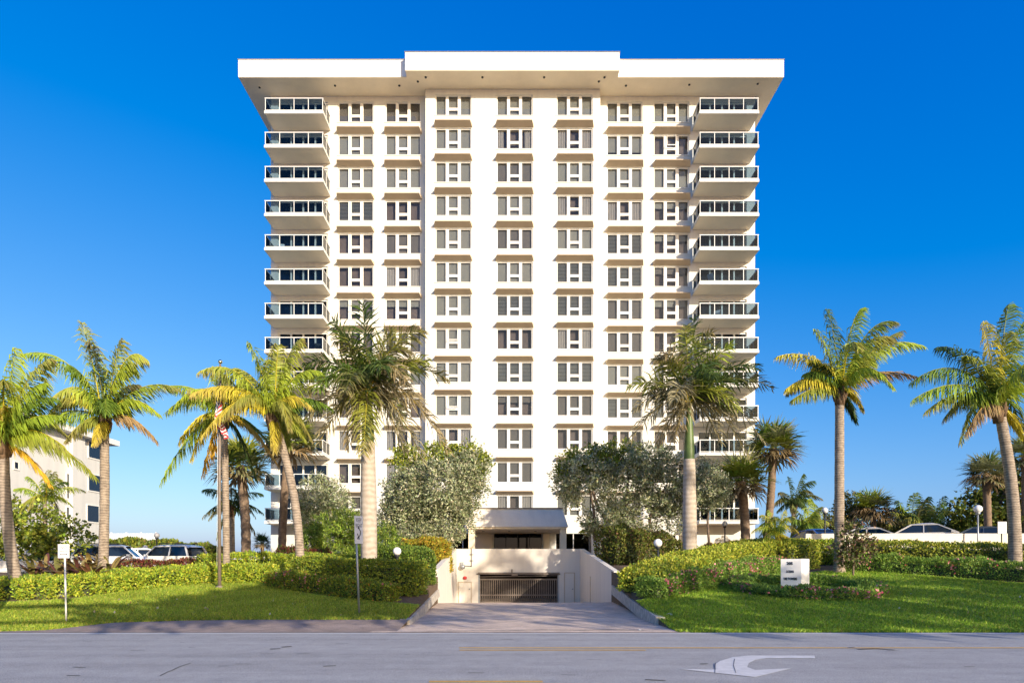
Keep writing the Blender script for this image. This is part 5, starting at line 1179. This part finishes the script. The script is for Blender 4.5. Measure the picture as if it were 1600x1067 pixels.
# edge-on road sign by the driveway
Ys = 19.6; bx = atx(561.5, Ys); sg = empty('road_sign', (bx, Ys, gz(bx, Ys)), 'leaning road sign seen nearly edge on in front of the royal palm', 'sign'); z0 = sg.location.z
top = at(555.5, 806, Ys) - Vector((bx, Ys, z0)); mid = at(557.0, 849, Ys) - Vector((bx, Ys, z0))
MB().tube([(0, 0, -.1), tuple(top)], [.033, .03], 8).build('pole', M['metal_grey'], sg)
piv = empty('panel', (top + mid) / 2); piv.parent = sg
lean = math.atan2(mid.x - top.x, top.z - mid.z); piv.rotation_euler = (0, -lean, R(74) + .27 * 0)
bpy.data.objects.remove(piv)
hp = (top - mid).length
pn = MB().box(-.30, .30, -.045, -.036, -hp / 2, hp / 2).build('panel', M['signwhite'], sg); pn.location = (top + mid) / 2 + Vector((.05, -.02, 0)); pn.rotation_euler = (0, -lean, R(80))
for k, tx in enumerate(('KEEP', 'RIGHT')): text(tx, .17, pn, (0, -.046, hp / 2 - .13 - k * .17), 'black', ext=.001)
mb = MB(); cv = [(.0, -.30), (.0, -.22), (.10, -.14), (.12, -.04), (.02, .02), (-.02, .06)]
for i in range(len(cv) - 1):
    (xa, za), (xb, zb2) = cv[i], cv[i + 1]; mb.quad((xa - .035, -.0462 - i * .0001, za), (xa + .035, -.0462 - i * .0001, za), (xb + .035, -.0462 - i * .0001, zb2), (xb - .035, -.0462 - i * .0001, zb2))
mb.add([(-.10, -.0470, .03), (.06, -.0470, .03), (-.02, -.0470, .12)], [(0, 1, 2)]); mb.build('arrow', M['black'], pn)
mb = MB(); mb.tube([(-.12, -.0475, -.12), (-.05, -.0475, -.2), (-.12, -.0475, -.28)], [.02, .02, .02], 6); mb.build('island_mark', M['black'], pn)
# sign block
A, B_, C_, D_ = (10.50, 25.00), (11.13, 24.62), (11.55, 24.86), (10.92, 25.30)
sg = empty('sign_block', (11.1, 24.9, gz(11.1, 24.9)), 'white wedge shaped address sign block inside the ring of pink flowers', 'sign'); z0 = sg.location.z
P_ = [(p[0] - 11.1, p[1] - 24.9) for p in (A, B_, C_, D_)]; hT = EYE + (HOR - 872.7) * 24.7 / F - z0; hB = EYE + (HOR - 921) * 24.7 / F - z0
MB().prism(P_, hB, hT).build('block', M['blockwhite'], sg)
cxp, cyp = sum(p[0] for p in P_) / 4, sum(p[1] for p in P_) / 4
MB().prism([(cxp + (p[0] - cxp) * 1.28, cyp + (p[1] - cyp) * 1.28) for p in P_], hB - .3, hB - .002).build('plinth', M['kerb'], sg)
d = Vector((B_[0] - A[0], B_[1] - A[1], 0)).normalized(); ang = math.atan2(d.y, d.x); nrm = Vector((d.y, -d.x, 0))
ln = Vector((B_[0] - A[0], B_[1] - A[1], 0)).length
for tx, u, pz, sz, sxx in (('205', .44, 880, .15, 1.0), ('OCEAN', .45, 892.8, .13, .62), ("DEL'TOWERS", .47, 904, .13, .62)):
    p = Vector((P_[0][0], P_[0][1], 0)) + d * ln * u + nrm * .006; z = EYE + (HOR - pz) * 24.8 / F - z0
    text(tx, sz, sg, (p.x, p.y, z), 'black', (R(90), 0, ang), ext=.004, bold=.006, sx=sxx)
# flagpole and flag
Yf = 26.4; bx = atx(343, Yf); fp = empty('flagpole', (bx, Yf, gz(bx, Yf)), 'tall dark bronze flagpole with a silver ball on the left lawn', 'flagpole'); z0 = fp.location.z
ht = EYE + (HOR - 569) * Yf / F - z0
MB().tube([(0, 0, -.1), (0, 0, ht * .5), (0.03, 0, ht)], [.075, .062, .04], 12).build('pole', M['metal_brown'], fp)
MB().lathe((0, 0, 0), [(.16, -.03), (.16, .04), (.09, .10)], 14).build('base_collar', M['metal_brown'], fp)
MB().sphere((.03, 0, ht + .10), .085, 12).build('ball', M['gold'], fp)
MB().tube([(-.09, -.04, .9), (-.07, -.04, ht * .5), (-.03, -.03, ht - .1)], [.008] * 3, 5).build('halyard', M['metal_white'], fp)
M['flag'], t, b = new_mat('flag_cloth')
uvn = t.nodes.new('ShaderNodeAttribute'); uvn.attribute_name = 'Col'; t.links.new(uvn.outputs['Color'], b.inputs['Base Color']); b.inputs['Roughness'].default_value = .9
nu, nv = 44, 130; V, C = [], []; fw, fh = 2.6, 1.6
def flagcol(u, v):
    """u along the fly, v down the hoist (0..1)"""
    if u < .40 and v < 7 / 13:
        r_ = int(v * 13 / 7 * 9); q = (u / .40 * 11); cxx = (q % 1) - .5; cyy = (v * 13 / 7 * 9 % 1) - .5
        return (.75, .74, .72) if (int(q) + r_) % 2 == 0 and cxx * cxx + cyy * cyy < .16 else (.02, .03, .12)
    return (.50, .02, .03) if int(v * 13) % 2 == 0 else (.74, .72, .70)
for j in range(nv + 1):
    v = j / nv
    for i in range(nu + 1):
        u = i / nu                                   # cloth hangs from the top corner, gathered in folds beside the pole
        fold = math.sin(u * 15 + v * 2.2) * .10 * min(1, u * 5); xo = .03 + .34 * (u ** .8) * (.45 + .55 * v) + .04 * math.sin(v * 5 + u * 4)
        zz = -v * fh * (1 - .15 * u) - u * 1.45 * (.55 + .45 * (1 - v)) - .0
        V.append((xo * 1.15 + fold * .7 - .05, -.12 + math.cos(u * 15) * .12, zz * 1.05)); C.append(flagcol(u, v))
w = nu + 1; ii, jj = np.meshgrid(np.arange(nv), np.arange(nu), indexing='ij'); q = (ii * w + jj).ravel()
fl = link('flag', np_mesh('flag', np.array(V), np.c_[q, q + w, q + w + 1, q + 1], np.array(C), M['flag'], True), None, (bx - .05, Yf, EYE + (HOR - 602) * Yf / F))
tag(fl, 'striped stars and stripes flag hanging limp on the flagpole', 'flag')
# white fence on the rise behind the left hedge: rails, posts and pickets are parts
fnc = empty('white_fence', (atx(170, 72), 72, 4.2), 'white picket fence along the top of the mounded hedge', 'fence')
x0, x1 = atx(150, 72), atx(243, 72); z1 = EYE + (HOR - 833) * 72 / F - 4.2; FO = -atx(170, 72)
MB().box(x0 + FO, x1 + FO, -.03, .03, z1 - .12, z1 - .04).build('rail', M['metal_white'], fnc); MB().box(x0 + FO, x1 + FO, -.03, .03, .05, .13).build('rail', M['metal_white'], fnc)
k = x0 + FO
while k < x1 + FO: MB().box(k, k + .11, -.055, -.031, -.6, z1).build('picket', M['metal_white'], fnc); k += .16
for k in range(5): MB().box(x0 + FO + k * (x1 - x0) / 4 - .07, x0 + FO + k * (x1 - x0) / 4 + .07, .031, .16, -2.2, z1 + .12).build('post', M['metal_white'], fnc)
# rock by the road, small litter on the grass
def stone(c, r, name, label):
    n = 8; mb = MB(); ph = [random.uniform(.8, 1.2) for _ in range(60)]; k = 0; base = len(mb.v); pr = []
    for i in range(5):
        a = math.pi * .5 * i / 4
        for j in range(n):
            th = 2 * math.pi * j / n; q = ph[k % 60]; k += 1; pr.append((r * q * math.cos(a) * math.cos(th), r * .8 * q * math.cos(a) * math.sin(th), r * .62 * math.sin(a) - .02))
    fs = [[i * n + j, i * n + (j + 1) % n, (i + 1) * n + (j + 1) % n, (i + 1) * n + j] for i in range(4) for j in range(n)]
    mb.add(pr, fs, 0, True); o = mb.build(name, M['rock']); o.location = c
    return tag(o, label, 'rock')
Y = EYE * F / (972 - HOR); stone((atx(1045.5, Y), Y, gz(atx(1045.5, Y), Y)), .115, 'rock', 'rounded white rock on the grass at the right driveway corner')
stone((atx(997, 17.1), 16.9, .03), .045, 'pebble', 'pale pebble on the asphalt at the driveway mouth')
V, Q, C = scatter(np.array([(x := RNG.uniform(-14, -3.5) if k < 26 else RNG.uniform(5, 20), y := RNG.uniform(19, 24), gz(x, y) + .05) for k in range(46)]), np.tile([[0, 0, 1.]], (46, 1)), .09, .06, [((.40, .33, .2), 2), ((.55, .52, .45), 1), ((.25, .15, .06), 1)], up=0)
tag(link('fallen_leaves', np_mesh('fallen_leaves', V, Q, C, M['leaf']), None), kind='stuff', label='scattered dry leaves on the lawn')

# ------------------------------------------------------------------ grass blades on both lawns
def grass(name, x0, x1, yf, yb, dens, label, cols):
    n = int((x1 - x0) * 9 * dens); X = RNG.uniform(x0, x1, n); F_ = np.array([yf(x) for x in np.linspace(x0, x1, 200)]); B__ = np.array([yb(x) for x in np.linspace(x0, x1, 200)])
    g = np.linspace(x0, x1, 200); y0 = np.interp(X, g, F_); y1 = np.interp(X, g, B__) + .3
    Y = y0 + (y1 - y0) * RNG.uniform(0, 1, n) ** 1.15; keep = RNG.uniform(0, 1, n) < (y1 - y0) / 15 + .35; X, Y = X[keep], Y[keep]; n = len(X)
    P = np.stack([X, Y, ground(X, Y)], 1); D = norm(np.stack([RNG.normal(0, .55, n), RNG.normal(0, .55, n), np.ones(n)], 1)); S = norm(np.cross(D, RNG.normal(0, 1, (n, 3))))
    h = RNG.uniform(.05, .105, n)[:, None]; w = RNG.uniform(.009, .018, n)[:, None]
    V = np.stack([P - S * w, P + S * w, P + D * h + S * w * .2, P + D * h - S * w * .2], 1).reshape(-1, 3)
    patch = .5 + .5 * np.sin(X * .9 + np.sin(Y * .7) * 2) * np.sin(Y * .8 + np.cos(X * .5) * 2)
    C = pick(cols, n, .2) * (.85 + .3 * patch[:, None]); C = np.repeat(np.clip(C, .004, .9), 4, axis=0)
    tag(link(name, np_mesh(name, V, np.arange(n * 4).reshape(-1, 4), C, M['leaf'])), kind='stuff', label=label)
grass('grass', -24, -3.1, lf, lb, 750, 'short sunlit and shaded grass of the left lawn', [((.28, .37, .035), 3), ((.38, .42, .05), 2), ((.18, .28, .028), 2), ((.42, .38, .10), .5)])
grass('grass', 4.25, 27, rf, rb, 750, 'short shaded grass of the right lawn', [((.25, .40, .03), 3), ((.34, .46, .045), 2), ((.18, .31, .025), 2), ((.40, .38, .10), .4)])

# ------------------------------------------------------------------ trees across the road, behind the viewpoint, whose shade lies on road and lawn
def roadside(xt, xs, low, tops, n, label, y=-8.5, per=20):
    """wide crowned shade tree: trunk at xt, crown lobes at xs carried on long limbs"""
    blobs = []; limbs = [([(xt, y, -.1), (xt + .2, y, low * .5), (xt, y, low + .6)], .22, .14)]
    for x, top in zip(xs, tops):
        m = (low + top) / 2; h = (top - low) / 2; blobs.append(((x, y, m), (3.4, 3.0, h))); limbs.append(([(xt, y, low + .3), ((xt + x) / 2, y, low + .9), (x, y, m)], .12, .06))
    tree('roadside_tree', label, (xt, y, 0), blobs, n, .5, .38, DG_, limbs, clump=.8, shell=.2, per=per)
roadside(1.0, (9.2, 12.6, 15.8), 10.9, (11.6, 13.4, 14.5), 4600, 'wide shade tree opposite the left lawn across the road')
roadside(2.5, (19.3, 22.8), 10.0, (13.8, 14.2), 420, 'thin crowned tree opposite the driveway across the road', -9.2)
roadside(31.0, (25.5, 30, 34.5, 39), 9.2, (14.2, 14.5, 14.8, 15.2), 3600, 'dense wide shade tree opposite the sign block across the road')
roadside(50.0, (43.5, 48, 53, 58), 9.0, (15.4, 15.6, 15.8, 15.8), 4200, 'dense wide shade tree farthest right across the road')
roadside(44.0, (32.2, 35.0, 37.6), 18.8, (22.6, 23.4, 29.0), 900, 'tallest thin crowned tree rising above the others across the road', -10)
